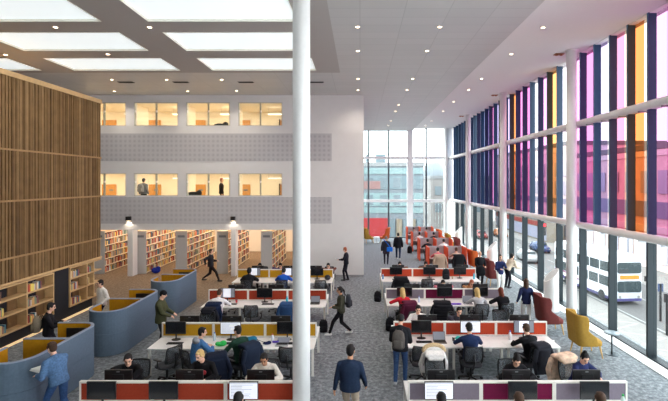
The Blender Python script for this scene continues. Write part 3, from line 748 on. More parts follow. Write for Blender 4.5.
building('brick_building', 'taller pale terrace across the road, farther down the street', 37, 54, 76, 118, 12, mat('stone_rose', (222, 204, 202), .85, 0, .06, 1), [(10.5, 11.3, BANDL), (1, 2, WINB)], [(6, 8.6), (2.6, 5.2), (-4.8, -1.5)], 3, 'x', WINP)
building('shop_building', 'low shop row across the road with coloured fronts', 33, 36, 76, 104, -1.6, omat('shop_cream', (228, 214, 196), .8), [(-3.1, -2.3, omat('shop_red', (206, 70, 60), .6)), (-5.4, -3.3, WINB)], [], 3, 'x')
# bus
t = thing('bus', 'white double-decker bus with violet and pink flashes outside the near window', 'bus', (23.3, 37.2, GZ), math.radians(4))
BW = mat('bus_white', (205, 206, 212), .3, 0, .02); BG = omat('bus_glass', (78, 98, 104), .15, 0, .15, 3, spec=.6); BV = omat('bus_violet', (112, 104, 178), .4); BP = omat('bus_pink', (226, 140, 190), .4)
def rrect(w, z0, z1, r, n=5):
    p = []
    for cx, cz, a0 in ((w-r, z0+r, -90), (w-r, z1-r, 0), (-w+r, z1-r, 90), (-w+r, z0+r, 180)):
        for i in range(n+1): a = math.radians(a0+90*i/n); p.append((cx+r*math.cos(a), cz+r*math.sin(a)))
    return p
bm_ = MB(); rs = []
for y, sw, dz in ((0, .90, .35), (.12, .97, .12), (.4, 1, 0), (9.9, 1, 0), (10.2, .95, .1)):
    rs.append([Vector((x*sw, y, z)) for x, z in rrect(1.25, .30+dz*.3, 4.3-dz, .28)])
bm_.rings(rs).obj('bus_body', BW, t, True)
for (z0, z1, nm) in ((1.15, 2.12, 'windscreen'), (2.78, 3.75, 'upper_windscreen')): MB().slab(rrect(1.08, z0, z1, .2), -.05, .3).obj(nm, BG, t, bev=.02)
MB().slab(rrect(.85, 2.3, 2.62, .05), -.07, .1).obj('destination_sign', omat('bus_sign', (255, 150, 40), .4, 0, .3, 6, emit=(255, 140, 30), es=.8), t)
for s in (-1, 1):
    for i in range(6):
        MB().box(s*1.262-.012, s*1.262+.012, .7+i*1.55, 2.1+i*1.55, 2.75, 3.6).obj('side_window', BG, t); MB().box(s*1.262-.012, s*1.262+.012, .9+i*1.55, 2.25+i*1.55, 1.45, 2.3).obj('side_window', BG, t)
    MB().add([(s*1.266, .5, .6), (s*1.266, 7, .6), (s*1.266, 10, 1.35), (s*1.266, 10, .9), (s*1.266, 7, .35), (s*1.266, .5, .35)], [(0, 1, 2, 3, 4, 5)]).obj('violet_flash', BV, t)
    MB().add([(s*1.267, 5.5, 1.0), (s*1.267, 10, 1.4), (s*1.267, 10, 1.6), (s*1.267, 5.5, 1.15)], [(0, 1, 2, 3)]).obj('pink_flash', BP, t)
    for y in (1.9, 7.6): MB().tube((s*1.27, y, .48), (s*1.0, y, .48), .48, n=20).obj('wheel', BLACK, t)
    MB().tube((s*.85, -.04, .75), (s*.85, .05, .75), .12, n=14).obj('headlight', omat('headlight', (240, 240, 230), .2), t)
    MB().box(s*1.42-.07, s*1.42+.07, -.1, .0, 2.1, 2.55).obj('wing_mirror', BLACK, t)
MB().box(-1.1, 1.1, -.02, .1, .38, .62).obj('bumper', BV, t, bev=.02)
def car(label, x, y, c, rz=0):
    t = thing('car', label, 'car', (x, y, GZ+.02), rz)
    MB().rings([[Vector((w*.86, yy, z0)), Vector((w, yy, z0+.15)), Vector((w, yy, z1*.62)), Vector((w*.78, yy, z1)), Vector((-w*.78, yy, z1)), Vector((-w, yy, z1*.62)), Vector((-w, yy, z0+.15)), Vector((-w*.86, yy, z0))]
        for yy, w, z0, z1 in ((-2.1, .8, .3, .75), (-1.9, .88, .25, .9), (-1.0, .9, .25, 1.0), (-.5, .9, .25, 1.45), (1.2, .9, .25, 1.45), (1.9, .88, .25, 1.05), (2.1, .82, .3, .8))]).obj('car_body', omat('car_'+label.split()[0], c, .25, .1, .02), t, True)
    MB().box(-.72, .72, -.85, 1.6, 1.02, 1.38).obj('car_windows', BG, t, bev=.05)
    for sx in (-1, 1):
        for yy in (-1.3, 1.3): MB().tube((sx*.92, yy, .31), (sx*.7, yy, .31), .31, n=16).obj('wheel', BLACK, t)
        MB().box(sx*.62-.14, sx*.62+.14, -2.13, -2.02, .6, .72).obj('headlight', MATS['headlight'], t)
car('white car on the road outside the second window bay', 22.6, 58, (236, 236, 238)); car('blue car farther along the road outside', 27.6, 66, (70, 100, 160)); car('red car far along the road past the parked van', 23.0, 82, (190, 50, 50))
car('orange car on the road outside beyond the white car', 27.4, 84, (230, 130, 60)); car('teal car far down the street near the far corner', 23.2, 104, (60, 150, 160))
t = thing('traffic_light', 'street traffic light showing red outside the second window bay', 'traffic light', (XW(543.5, 46), 46, GZ))
MB().tube((0, 0, 0), (0, 0, 6.4), .07, n=10).obj('post', BLACK, t); MB().box(-.2, .2, -.2, .2, 5.0, 6.4).obj('signal_head', BLACK, t, bev=.03)
MB().tube((0, -.24, 6.1), (0, -.2, 6.1), .17, n=16).obj('red_lamp', omat('signal_red', (255, 40, 50), .4, 0, 0, emit=(255, 30, 40), es=2), t)
for i, (px, Y) in enumerate(((667, 30), (660.5, 33))):
    t = thing('street_post', ('black street post beside the bus at the frame edge', 'thin black signpost between the bus and the near post')[i], 'post', (XW(px, Y), Y, GZ))
    MB().tube((0, 0, 0), (0, 0, 2.9), .08, n=10).obj('post_shaft', BLACK, t); MB().box(-.2, .2, -.03, .03, 2.3, 2.9).obj('sign_plate', [BLACK, omat('sign_blue', (90, 110, 160), .5)][i], t)
t = thing('road_sign', 'white parking sign on a thin grey pole above the bus roof', 'sign', (XW(628, 50), 50, GZ))
MB().tube((0, 0, 0), (0, 0, 5.4), .06, n=10).obj('pole', STEEL, t); MB().box(-.35, .35, -.04, 0, 4.5, 5.3).obj('sign_plate', omat('sign_pale', (206, 210, 230), .5), t); MB().box(-.2, .2, -.05, -.04, 4.75, 5.1).obj('sign_mark', MATS['sign_blue'], t)

# ================================================================== FURNITURE
# ---- seating pods
FELT = mat('felt_blue_grey', (98, 114, 130), .95, 0, .06, 20, spec=.1); RIM = mat('felt_rim', (142, 152, 168), .9, 0, .05); MUST = mat('felt_mustard', (186, 134, 26), .9, 0, .08, 12, spec=.1)
SEATD = mat('bench_seat_dark', (44, 46, 54), .9)
def pod(label, y0, y1, screen):
    xl, xr = -7.97, -6.86; rad = (xr-xl)/2; t = thing('seating_pod', label, 'seating pod', ((xl+xr)/2, (y0+y1)/2, 0)); cx, cy = (xl+xr)/2, (y0+y1)/2
    pts = [(xl, y0+rad+.35)]
    pts += [(cx-rad*math.cos(a), y0+rad-rad*math.sin(a)) for a in [PI*i/22 for i in range(23)]]
    r2 = .42
    pts += [(xr-r2+r2*math.cos(a), y1-r2+r2*math.sin(a)) for a in [PI/2*i/10 for i in range(11)]]
    pts += [(xl, y1)]
    def strip(o0, o1, z0, z1):
        q = [Vector((x-cx, y-cy, 0)) for x, y in pts]; rs = []
        for i, p in enumerate(q):
            d = (q[min(i+1, len(q)-1)]-q[max(i-1, 0)]).normalized(); nn = Vector((-d.y, d.x, 0))
            a, b = p+nn*o0, p+nn*o1
            rs.append([Vector((a.x, a.y, z0)), Vector((b.x, b.y, z0)), Vector((b.x, b.y, z1)), Vector((a.x, a.y, z1))])
        return MB().rings(rs)
    strip(0, .035, .02, .64).obj('lower_shell', FELT, t); strip(0, .035, .646, 1.275).obj('upper_shell', FELT, t)
    strip(.034, .065, .02, 1.275).obj('lining', MUST, t); strip(-.004, .069, 1.275, 1.295).obj('rim', RIM, t)
    dv = y0+(y1-y0)*.55-cy
    MB().box(xl-cx, xr-cx-.066, dv-.04, dv+.04, .02, 1.275).obj('divider', MUST, t); MB().box(xl-cx, xr-cx-.066, dv-.044, dv+.044, 1.275, 1.295).obj('divider_rim', RIM, t)
    MB().box(-.4, .42, dv-.5, dv-.05, .0, .44).obj('bench_seat', SEATD, t, bev=.03); MB().box(-.4, .42, y1-cy-.55, y1-cy-.075, .0, .44).obj('bench_seat', SEATD, t, bev=.03)
    MB().box(-.35, .35, dv+.12, dv+.5, .70, .73).obj('table_top', OAK, t)
    MB().tube((0, dv+.3, .0), (0, dv+.3, .70), .03).obj('table_stem', BLACK, t)
    w = MB().box(-.30, .42, y1-cy-.105, y1-cy-.07, .78, 1.16).obj('wall_screen', [BLACK, screen], t)
for l, y0, y1, sc in (('blue-grey felt seating pod with mustard lining, the nearest, cut off by the photo edge', 8.75, 11.4, BLACK),
                      ('blue-grey felt seating pod with mustard lining, the middle of three', 12.25, 14.9, mat('pod_screen_violet', (90, 80, 130), .3, emit=(110, 90, 170), es=.1)),
                      ('blue-grey felt seating pod with mustard lining, the farthest, before the bookcases', 15.95, 18.4, mat('pod_screen_blue', (40, 90, 150), .3, emit=(40, 100, 190), es=.15))):
    pod(l, y0, y1, sc)

# ---- bench desks
ROWN = {'L1': 'front red bench on the bookshelf side', 'L2': 'front mustard bench', 'L3': 'rear red bench on the bookshelf side', 'L4': 'rear mustard bench',
        'R1': 'front plum and grey bench', 'R2': 'front orange-red bench on the window side', 'R3': 'rear plum and grey bench', 'R4': 'rear orange-red bench on the window side'}
ROWY = {'L1': 8.37, 'L2': 11.85, 'L3': 15.5, 'L4': 19.1, 'R1': 8.37, 'R2': 11.95, 'R3': 15.65, 'R4': 19.3}
PR = fabric('screen_red', (158, 60, 40), .06); PO = fabric('screen_orange_red', (184, 68, 44), .06); PM = fabric('screen_mustard', (188, 140, 34), .06)
PG = fabric('screen_grey_mauve', (124, 114, 126), .05); PP = fabric('screen_plum', (104, 22, 58), .06)
PANEL = {'L1': [PR]*3, 'L2': [PM]*3, 'L3': [PR]*3, 'L4': [PM]*3, 'R1': [PG, PP, PG], 'R2': [PO]*3, 'R3': [PG, PP, PG], 'R4': [PO]*3}
SW = 1.42
def x0row(r): return -5.45 if r[0] == 'L' else .93
for r in ROWY:
    t = thing('bench_desk', f'white {"six"}-seat office bench with {dict(L1="red", L2="mustard", L3="red", L4="mustard", R1="plum and mauve", R2="orange-red", R3="plum and mauve", R4="orange-red")[r]} dividers, the {ROWN[r]}', 'desk', (x0row(r)+1.5*SW, ROWY[r], 0))
    for s in (-1, 1):
        MB().box(-1.5*SW, 1.5*SW, *sorted((s*.045, s*.86)), .705, .735).obj('desktop', DESKW, t, bev=.004)
        for i in range(4):
            q = -1.5*SW+i*SW; q += .03 if i == 0 else (-.03 if i == 3 else 0)
            for qq in ((q,) if i in (0, 3) else (q-.09, q+.09)): MB().box(qq-.03, qq+.03, *sorted((s*.74, s*.80)), 0, .705).obj('leg', FRAMEW, t)
            MB().box(q-.025, q+.025, *sorted((s*.05, s*.74)), .655, .704).obj('cross_bar', FRAMEW, t)
    for i in range(3):
        a, b = -1.5*SW+i*SW, -1.5*SW+(i+1)*SW; fw_ = .035
        f = MB(); f.box(a+.003, b-.003, -.032, .032, 1.095, 1.13); f.box(a+.003, b-.003, -.032, .032, .735, .77); f.box(a+.003, a+fw_, -.032, .032, .77, 1.095); f.box(b-fw_, b-.003, -.032, .032, .77, 1.095)
        fo = f.obj('divider_frame', FRAMEW, t)
        MB().box(a+fw_, b-fw_, -.018, .018, .77, 1.095).obj('divider_fabric', PANEL[r][i], fo)
    MB().box(-1.5*SW+.1, 1.5*SW-.1, -.035, .035, .6, .7).obj('cable_tray', FRAMEW, t)

# ---- monitors, keyboards, chairs
mon = {}
def monitor(r, side, px, label, kind='off'):
    Y = ROWY[r]+(-.27 if side < 0 else .27); X = XW(px, Y); rz = 0 if side < 0 else PI
    full = label+', '+ROWN[r]
    if kind not in mon:
        t = thing('monitor', full, 'monitor', (X, Y, .7365), rz, 'desk monitors'); mon[kind] = t
        MB().box(-.275, .275, 0, .035, .165, .50).obj('housing', BLACK, t, bev=.006)
        MB().box(-.12, .12, .035, .055, .24, .42).obj('rear_bulge', BLACKM, t, bev=.01); MB().box(-.03, .03, .035, .038, .455, .475).obj('maker_mark', mat('mark_grey', (120, 120, 124), .4), t)
        d = MB().box(-.262, .262, -.003, 0, .18, .488).obj('display', SCREENOFF if kind == 'off' else SCREENON, t)
        if kind != 'off':
            g = MB()
            if kind == 'doc':
                for k in range(9): g.box(-.24, -.24+R.uniform(.2, .45), -.0045, -.003, .21+k*.028, .222+k*.028)
                g.box(-.262, .262, -.0045, -.003, .468, .488)
            else:
                MB().box(-.262, -.13, -.0045, -.003, .18, .488).obj('side_bar', SCREENGREY, d); MB().box(.13, .262, -.0045, -.003, .18, .488).obj('side_bar', SCREENGREY, d)
            if kind == 'doc': g.obj('page_blocks', mat('page_text_grey', (176, 178, 186), .4, 0, .05, emit=(180, 182, 190), es=.3), d)
        MB().tube((0, .05, .02), (0, .05, .26), .02).obj('stand_neck', BLACK, t); MB().rings([[Vector((.12*math.cos(2*PI*j/20), .05+.09*math.sin(2*PI*j/20), z)) for j in range(20)] for z in (0, .014)]).obj('stand_base', BLACK, t)
    else: dup(mon[kind], (X, Y, .7365), rz, full)
    return X
kbp = None
def keyboard(r, side, px, label):
    global kbp
    Y = ROWY[r]+side*.50; X = XW(px, Y); full = label+', '+ROWN[r]; rz = 0 if side < 0 else PI
    if kbp is None:
        kbp = thing('keyboard', full, 'keyboard', (X, Y, .7365), rz, 'desk keyboards')
        MB().box(-.21, .21, -.07, .07, 0, .014).obj('case', BLACK, kbp, bev=.004)
        k = MB()
        for a in range(14):
            for b in range(5): k.box(-.2+a*.0285, -.2+a*.0285+.024, -.06+b*.024, -.06+b*.024+.02, .014, .02)
        k.obj('keys', BLACKM, kbp)
    else: dup(kbp, (X, Y, .7365), rz, full)
chp = None
MESHB = bpy.data.materials.new('chair_mesh_back'); MESHB.use_nodes = True
def _mb():
    nt = MESHB.node_tree; b = nt.nodes['Principled BSDF']; b.inputs['Base Color'].default_value = (*lin((84, 88, 94)), 1); b.inputs['Roughness'].default_value = .8
    tr = nt.nodes.new('ShaderNodeBsdfTransparent'); mx = nt.nodes.new('ShaderNodeMixShader'); mx.inputs['Fac'].default_value = .7
    nt.links.new(tr.outputs[0], mx.inputs[1]); nt.links.new(b.outputs[0], mx.inputs[2]); nt.links.new(mx.outputs[0], nt.nodes['Material Output'].inputs['Surface'])
_mb()
def chair(x, y, face, label):
    global chp
    rz = -math.radians(face)
    if chp is not None: return dup(chp, (x, y, 0), rz, label)
    t = chp = thing('task_chair', label, 'chair', (x, y, 0), rz, 'task chairs')
    def rr(w, d, z, cy=0, p=.55):
        return [Vector((w*math.copysign(abs(math.cos(2*PI*j/24))**p, math.cos(2*PI*j/24)), cy+d*math.copysign(abs(math.sin(2*PI*j/24))**p, math.sin(2*PI*j/24)), z)) for j in range(24)]
    MB().rings([rr(.20, .19, .40), rr(.245, .23, .415), rr(.25, .235, .44), rr(.235, .22, .46), rr(.15, .14, .464)]).obj('seat', CHAIRG, t, True)
    W, z0, z1 = .225, .56, .96; path = []
    def bc(x, z): return Vector((x, -.255-.08*(z-z0)/(z1-z0)+.10*(x/W)**2*.6-.02*math.sin((z-z0)/(z1-z0)*PI), z))
    g = []; nx, nz = 8, 8
    for j in range(nz+1):
        for i in range(nx+1):
            z = z0+(z1-z0)*j/nz; u = -1+2*i/nx; wz = W*(1-.12*abs(2*j/nz-1)**4); g.append(bc(u*wz, z))
    fs = [(j*(nx+1)+i, j*(nx+1)+i+1, (j+1)*(nx+1)+i+1, (j+1)*(nx+1)+i) for j in range(nz) for i in range(nx)]
    bk = MB().add(g, fs).obj('backrest', MESHB, t, True)
    so_ = bk.modifiers.new('solid', 'SOLIDIFY'); so_.thickness = .006
    ed = [g[i] for i in range(nx+1)]+[g[j*(nx+1)+nx] for j in range(1, nz+1)]+[g[nz*(nx+1)+i] for i in range(nx-1, -1, -1)]+[g[j*(nx+1)] for j in range(nz-1, -1, -1)]
    MB().path(ed, .016).obj('backrest_frame', BLACK, bk, True)
    MB().path([(0, -.1, .40), (0, -.27, .42), (0, -.32, .55), (0, -.33, .78)], .022).obj('back_stem', BLACK, t, True)
    for s in (-1, 1):
        MB().path([(s*.24, 0, .42), (s*.285, -.02, .50), (s*.285, -.02, .64)], .016).obj('arm_post', BLACK, t, True); MB().box(s*.285-.035, s*.285+.035, -.14, .12, .64, .665).obj('armrest', BLACK, t, bev=.01)
    MB().tube((0, 0, .09), (0, 0, .40), .028).obj('gas_lift', BLACK, t); st = MB()
    for k in range(5): a = 2*PI*k/5+.3; st.tube((0, 0, .11), (.30*math.cos(a), .30*math.sin(a), .075), .026, .016, 8)
    st = st.obj('star_base', BLACK, t)
    for k in range(5): a = 2*PI*k/5+.3; MB().tube((.30*math.cos(a)-.025*math.sin(a), .30*math.sin(a)+.025*math.cos(a), .032), (.30*math.cos(a)+.025*math.sin(a), .30*math.sin(a)-.025*math.cos(a), .032), .032, n=12).obj('caster', BLACK, st)
    return t

# ---- monitors
SEAT3 = ('first seat', 'middle seat', 'third seat')
MONS = {('L1', -1): [(101, 'off'), (163, 'off'), (243.5, 'doc')], ('L1', 1): [(119, 'off'), (190, 'off'), (261, 'off')],
        ('L2', -1): [(175.4, 'off'), (230.5, 'doc'), (287, 'off')], ('L2', 1): [(190, 'off'), (232, 'off'), (281, 'off')],
        ('L3', -1): [(227, 'win'), (264.5, 'off')], ('L3', 1): [(236, 'off'), (276, 'off')],
        ('L4', -1): [(254, 'win'), (288, 'win'), (317, 'off')], ('L4', 1): [(258, 'off'), (290, 'off'), (316, 'off')],
        ('R1', -1): [(439, 'doc'), (523, 'off'), (595, 'off')], ('R1', 1): [(441, 'off'), (516, 'off'), (586, 'off')],
        ('R2', -1): [(421.5, 'off'), (470.5, 'doc'), (524, 'win')], ('R2', 1): [(427, 'off'), (469, 'off'), (519, 'off')],
        ('R3', -1): [(404.5, 'off'), (444.7, 'off'), (480.5, 'off')], ('R3', 1): [(412, 'off'), (444.5, 'off'), (480, 'off')],
        ('R4', -1): [(396, 'off'), (429.5, 'off'), (460, 'off')], ('R4', 1): [(398, 'off'), (432, 'off'), (462, 'off')]}
DESC = {'off': 'black monitor with a dark screen', 'doc': 'monitor showing a white document', 'win': 'monitor showing a page between grey bars'}
for (r, s), L in MONS.items():
    for i, (px, kd) in enumerate(L):
        monitor(r, s, px, (DESC[kd]+', ' if s < 0 else 'black monitor seen from behind, ')+SEAT3[i], kd)
for r, px, i in (('L2', 175, 0), ('L2', 230, 1), ('L2', 286, 2), ('L3', 231, 0), ('L3', 268, 1), ('R2', 424, 0), ('R2', 523, 2), ('R3', 405, 0), ('R3', 445, 1), ('L4', 254, 0), ('R4', 397, 0), ('R4', 430, 1)):
    keyboard(r, -1, px, 'black keyboard, '+SEAT3[i])
keyboard('L1', 1, 122, 'black keyboard beyond the dividers, first seat'); keyboard('R1', 1, 586, 'black keyboard beyond the dividers, third seat')

# ---- seated people, chairs and coats
def place(r, side, px, dy=1.13): Y = ROWY[r]+side*dy; return (XW(px, Y), Y)
SEATN = {}
def seat_at(r, side, px, face, label='', chairlabel=True, dy=1.13, **kw):
    x, y = place(r, side, px, dy)
    p = person(label, (x, y), face, 'sit', seat=.53, **kw)
    n_ = SEATN[(r, side)] = SEATN.get((r, side), 0)+1; chair(x, y, face, f'occupied task chair, {ORD[n_-1]} filled seat, {"near" if side < 0 else "far"} side, {ROWN[r]}')
    return x, y, -math.radians(face)
def coat_on(pos, label, m, **kw): return coat(label, (pos[0], pos[1], 0), pos[2] if len(pos) > 2 else 0, m, **kw)
F_ = fabric
dl = [(-.18, .45, .835), (.10, .50, .835)]
# L1
seat_at('L1', 1, 134, 180, 'black-haired student in black leaning over the far side of the front red bench', lean=28, head=(22, -25), top=F_('black_top', (26, 26, 29)), topname='jacket', hands=[(-.2, .42, .835), (.05, .46, .835)], fine=True, skin=0)
seat_at('L1', 1, 205, 180, 'blond student in a black tee behind the front red bench', lean=14, head=(22, 25), top=F_('black_tee', (24, 24, 27)), topname='shirt', hair='blond', fine=True,
        extra=lambda root, T, k, hp, bn: (MB().tube(T(-.05, .12, .30)*k, T(-.05, .145, .30)*k, .05, n=16).obj('chest_emblem', mat('emblem_red', (186, 52, 60), .7), root)))
seat_at('L1', 1, 267, 180, 'black-haired student in a pale top behind the front red bench', lean=24, head=(26, 0), top=F_('pale_beige', (214, 206, 196)), topname='sweater', fine=True, skin=1)
seat_at('L1', -1, 236, 0, 'dark-haired student seen from behind before the white document, front red bench', lean=10, head=(10, 0), top=F_('grey_top', (70, 72, 80)))
# L2
seat_at('L2', -1, 195, 40, dy=1.27, feet=[(-.1, .37, .075), (.11, .33, .075)], label='bearded man in a denim jacket with grey hood turned towards his neighbour', lean=16, head=(8, 28), top=F_('denim', (74, 118, 168), .2), topname='jacket', hair='black', style='short', fine=True, skin=0,
        hands=[(-.12, .40, .84), (.16, .38, .86)], extra=lambda root, T, k, hp, bn: softobj('hood', MB().ell(T(0, -.10, .45)*k, .13, .075, .085), F_('hood_grey', (150, 152, 158)), root, .014, 2))
gx, gy = place('L2', -1, 241)
person('bearded man in a dark green sweater facing the denim jacket man', (gx, gy), -52, 'sit', seat=.53, lean=10, head=(4, -18), top=F_('dark_green', (34, 62, 50)), hair='black', fine=True, skin=0, hands=[(-.16, .34, .84), (.16, .30, .835)])
chair(gx, gy, -52, 'task chair holding the man in dark green, navy coat over its back')
coat('navy coat hung on the green sweater man\'s chair', (gx, gy, 0), math.radians(52), F_('navy_coat', (34, 44, 62)), z0=.40, z1=1.02)
c2 = place('L2', -1, 216, 1.66); chair(c2[0], c2[1], -20, 'empty task chair with a navy coat between the two talking men'); coat('navy coat on the empty chair between the two talking men', (c2[0], c2[1], 0), math.radians(20), F_('navy_coat_dark', (28, 36, 54)), z0=.42, z1=1.0)
c1 = place('L2', -1, 167, 1.12); chair(c1[0], c1[1], -62, 'empty black mesh task chair turned sideways at the front mustard bench')
c3 = place('L2', -1, 291, 1.05); chair(c3[0], c3[1], 8, 'empty task chair beside the round column, front mustard bench')
# L3
p = seat_at('L3', -1, 217, 0, 'person in a white top with red print, rear red bench', lean=20, head=(24, 0), top=F_('white_print_top', (232, 228, 230)), topname='sweater', skin=0, hair='brown',
        extra=lambda root, T, k, hp, bn: (MB().box(-.10, .10, -.012, .012, -.06, .06, Matrix.Translation(T(0, -.128, .30)*k) @ Matrix.Rotation(-math.radians(20), 4, 'X')).obj('back_print', mat('print_pinkred', (206, 66, 96), .8, 0, .3, 40), root)))
coat_on(p, 'navy quilted puffer jacket on the chair of the white top person', F_('navy_puffer', (30, 40, 66)), puffer=True, z0=.38)
for px, sd, lb in ((253, -1, 'empty grey mesh task chair before the dark screen, rear red bench'), (237, 1, 'empty task chair beyond the dividers, first seat of the rear red bench'), (277, 1, 'empty task chair beyond the dividers, middle seat of the rear red bench')):
    x, y = place('L3', sd, px); chair(x, y, 0 if sd < 0 else 180, lb)
x, y = place('L3', -1, 291); chair(x, y, 10, 'task chair with a blue jacket just left of the column, rear red bench'); coat('blue denim jacket on the chair just left of the column', (x, y, 0), math.radians(-10), F_('blue_denim_coat', (48, 76, 118)))
x, y = place('L2', 1, 204.5, 1.25); chair(x, y, 180, 'task chair with a dark coat beyond the front mustard dividers'); coat('dark padded coat on the chair beyond the front mustard dividers', (x, y, 0), PI, F_('dark_padded', (32, 33, 40)), puffer=True, w=.19, z1=.95)
# L4
seat_at('L4', -1, 248, 0, 'hooded person in black at the first seat of the rear mustard bench', lean=18, head=(14, 0), style='hood', top=F_('black_hoodie', (30, 31, 36)), topname='jacket', hair='black')
seat_at('L4', -1, 283, 0, 'person in a bright blue sweater at the rear mustard bench', lean=16, head=(18, 0), top=F_('bright_blue', (34, 84, 176)), hair='black')
for px, lb, tc in ((262, 'dark-haired person behind the rear mustard bench, first seat', (60, 60, 66)), (282, 'dark-haired person in purple behind the rear mustard bench', (78, 60, 110)), (329, 'dark-haired person behind the rear mustard bench, right of the column', (120, 70, 60))):
    seat_at('L4', 1, px, 180, lb, lean=38, head=(30, 0), top=F_('l4_%d' % px, tc))
x, y = place('L4', -1, 321); chair(x, y, 0, 'empty task chair at the rear mustard bench, right of the column')
# R1
for px, lb, hc_, tc in ((443, 'dark-haired person seen from behind below the white document, front plum bench', 'black', (60, 62, 70)), (522, 'brown-haired person seen from behind at the plum divider', 'brown', (90, 84, 90)), (605, 'brown-haired person from behind, nearest the windows, front plum bench', 'brown', (70, 74, 84))):
    seat_at('R1', -1, px, 0, lb, lean=10, head=(10, 0), hair=hc_, top=F_('r1_%d' % px, tc), skin=0)
x, y = place('R1', 1, 437, 1.28); chair(x, y, 180, 'task chair under the fur-hooded white parka'); coat('white parka with a beige fur hood hung on a chair, front plum bench', (x, y, 0), PI, F_('parka_white', (232, 228, 224)), z0=.45, z1=.98, fur=mat('fur_beige', (206, 178, 138), .95, 0, .25, 60))
seat_at('R1', 1, 512, 180, 'woman in black with a dark bun reading behind the plum divider', lean=26, head=(34, 6), style='bun', female=True, top=F_('black_jumper', (26, 26, 30)), hair='black', fine=True)
p = seat_at('R1', 1, 576, 160, 'woman with tied-up dark hair in a navy cardigan, front plum bench', lean=20, head=(30, 20), style='bun', female=True, top=F_('navy_cardigan', (40, 48, 88)), hair='black', fine=True)
coat('patterned beige coat on the chair of the navy cardigan woman', (p[0], p[1], 0), p[2], mat('coat_patterned', (222, 190, 164), .9, 0, .3, 9), z0=.45, z1=.98, w=.27)
# R2
x, y = place('R2', -1, 421.5, 1.10); chair(x, y, 6, 'empty black mesh task chair beside the standing backpack man')
seat_at('R2', -1, 471, 0, 'man in a navy sweater seen from behind before a white document screen', lean=12, head=(12, -6), h=1.8, top=F_('navy_sweater', (36, 50, 86)), hair='black', fine=True)
p = seat_at('R2', -1, 531, -16, 'brown-haired man in black at the last seat of the front orange-red bench', lean=14, head=(12, -10), top=F_('black_sweater', (28, 29, 33)), hair='brown', fine=True)
coat('dark coat hung over the chair of the brown-haired man in black', (p[0], p[1], 0), p[2], F_('charcoal_coat', (40, 42, 50)), w=.21, z0=.38, z1=1.0)
seat_at('R2', 1, 417, 180, 'dark-haired person in a white shirt facing us, front orange-red bench', lean=26, head=(20, 0), top=F_('white_shirt', (236, 234, 232)), topname='shirt', fine=True)
seat_at('R2', 1, 456.5, 180, 'dark-haired person peering over the front orange-red dividers', lean=36, head=(16, 0), top=F_('r2far', (60, 60, 70)), fine=True)
x, y = place('R2', 1, 503, 1.2); chair(x, y, 180, 'empty grey task chair beyond the front orange-red dividers')
# R3
p = seat_at('R3', -1, 404, -8, 'blond woman in a red sweater at the rear plum bench', lean=18, head=(14, 0), style='long', female=True, hair='blond', top=F_('red_sweater', (196, 38, 52)), hands=[(-.36, .36, .835), (.12, .45, .835)])
coat_on((p[0]+.1, p[1], p[2]), 'plum coat hung behind the blond woman in red', F_('plum_coat', (84, 30, 52)), z0=.38)
x, y = place('R3', -1, 441); chair(x, y, 5, 'task chair under a black padded coat, rear plum bench'); coat('black padded coat on the middle chair of the rear plum bench', (x, y, 0), math.radians(-5), F_('black_padded', (28, 28, 33)), puffer=True, w=.3, z0=.5, z1=1.08)
seat_at('R3', -1, 479.5, -4, 'blond woman in a pale grey sweater at the rear plum bench', lean=16, head=(16, -12), style='long', female=True, hair='blond', top=F_('pale_grey', (186, 184, 188)))
x, y = place('R3', -1, 503.5, 1.06)
person('person in black with auburn hair at the end of the rear plum bench', (x, y), -10, 'sit', seat=.53, lean=14, head=(16, 0), style='long', female=True, hair='auburn', top=F_('black_coat_worn', (28, 27, 32)), topname='coat')
chair(x, y, -10, 'task chair under the auburn-haired person in black')
seat_at('R3', 1, 441, 180, 'dark-haired person in pink behind the rear plum bench', lean=36, head=(32, 0), top=F_('dusty_pink', (206, 120, 132)))
seat_at('R3', 1, 469, 180, 'tan-haired person behind the rear plum bench near its end', lean=36, head=(30, 0), hair='ginger', style='long', top=F_('tan_jacket', (178, 130, 84)))
# R4
x, y = place('R4', -1, 400); chair(x, y, 0, 'task chair under a black coat, rear orange-red bench'); coat('black coat on the first chair of the rear orange-red bench', (x, y, 0), 0, F_('black_coat_r4', (28, 29, 33)), w=.3)
x, y = place('R4', -1, 426); chair(x, y, 0, 'empty mesh task chair at the middle of the rear orange-red bench')
for px, lb in ((399, 'dark-haired person behind the rear orange-red bench, first seat'), (424.5, 'dark-haired person behind the rear orange-red bench, middle seat')):
    seat_at('R4', 1, px, 180, lb, lean=34, head=(30, 0), top=F_('r4_%d' % px, (120, 84, 60)))

# ---- study carrels
CORAL = fabric('coral', (214, 88, 58), .06); CGREY = fabric('carrel_grey', (172, 172, 178), .05)
CY = [24.7, 28.3, 32.0, 35.4]
for i, y in enumerate(CY):
    t = thing('study_carrel', f'pair of study booths with coral sides and grey backs, {ORD[i]} row from us', 'study booth', (4.83, y, 0), 0, 'study booths by the far windows')
    for s, x0, x1 in ((0, -1.0, -.03), (1, .03, 1.0)): MB().box(x0, x1, -.05, 0, .3, 1.33).obj('back_screen', CGREY, t)
    for x in (-1.03, 0, 1.03): MB().slab([(-.03, .0), (.03, 0), (.03, 1.36), (-.03, 1.36)], -1.05, .02).obj('side_screen', CORAL, t).location = (x, 0, 0)
    MB().box(-1.0, 1.0, -.75, -.05, .70, .73).obj('desktop', DESKW, t)
def carrel(i, px, label, tc, coatc=None, cl=None, **kw):
    Y = CY[i]-1.06; X = 4.315 if px < 360+4.83*F/Y else 5.345
    person(label, (X, Y), 0, 'sit', seat=.53, lean=20, head=(14, 0), top=F_('carrel_%d_%d' % (i, px), tc), **kw)
    chair(X, Y, 0, 'task chair of the '+label.replace(' in ', ' wearing ', 1))
    if coatc: coat(cl, (X, Y, 0), 0, F_('ccoat%d' % px, coatc), w=.3, z0=.3)
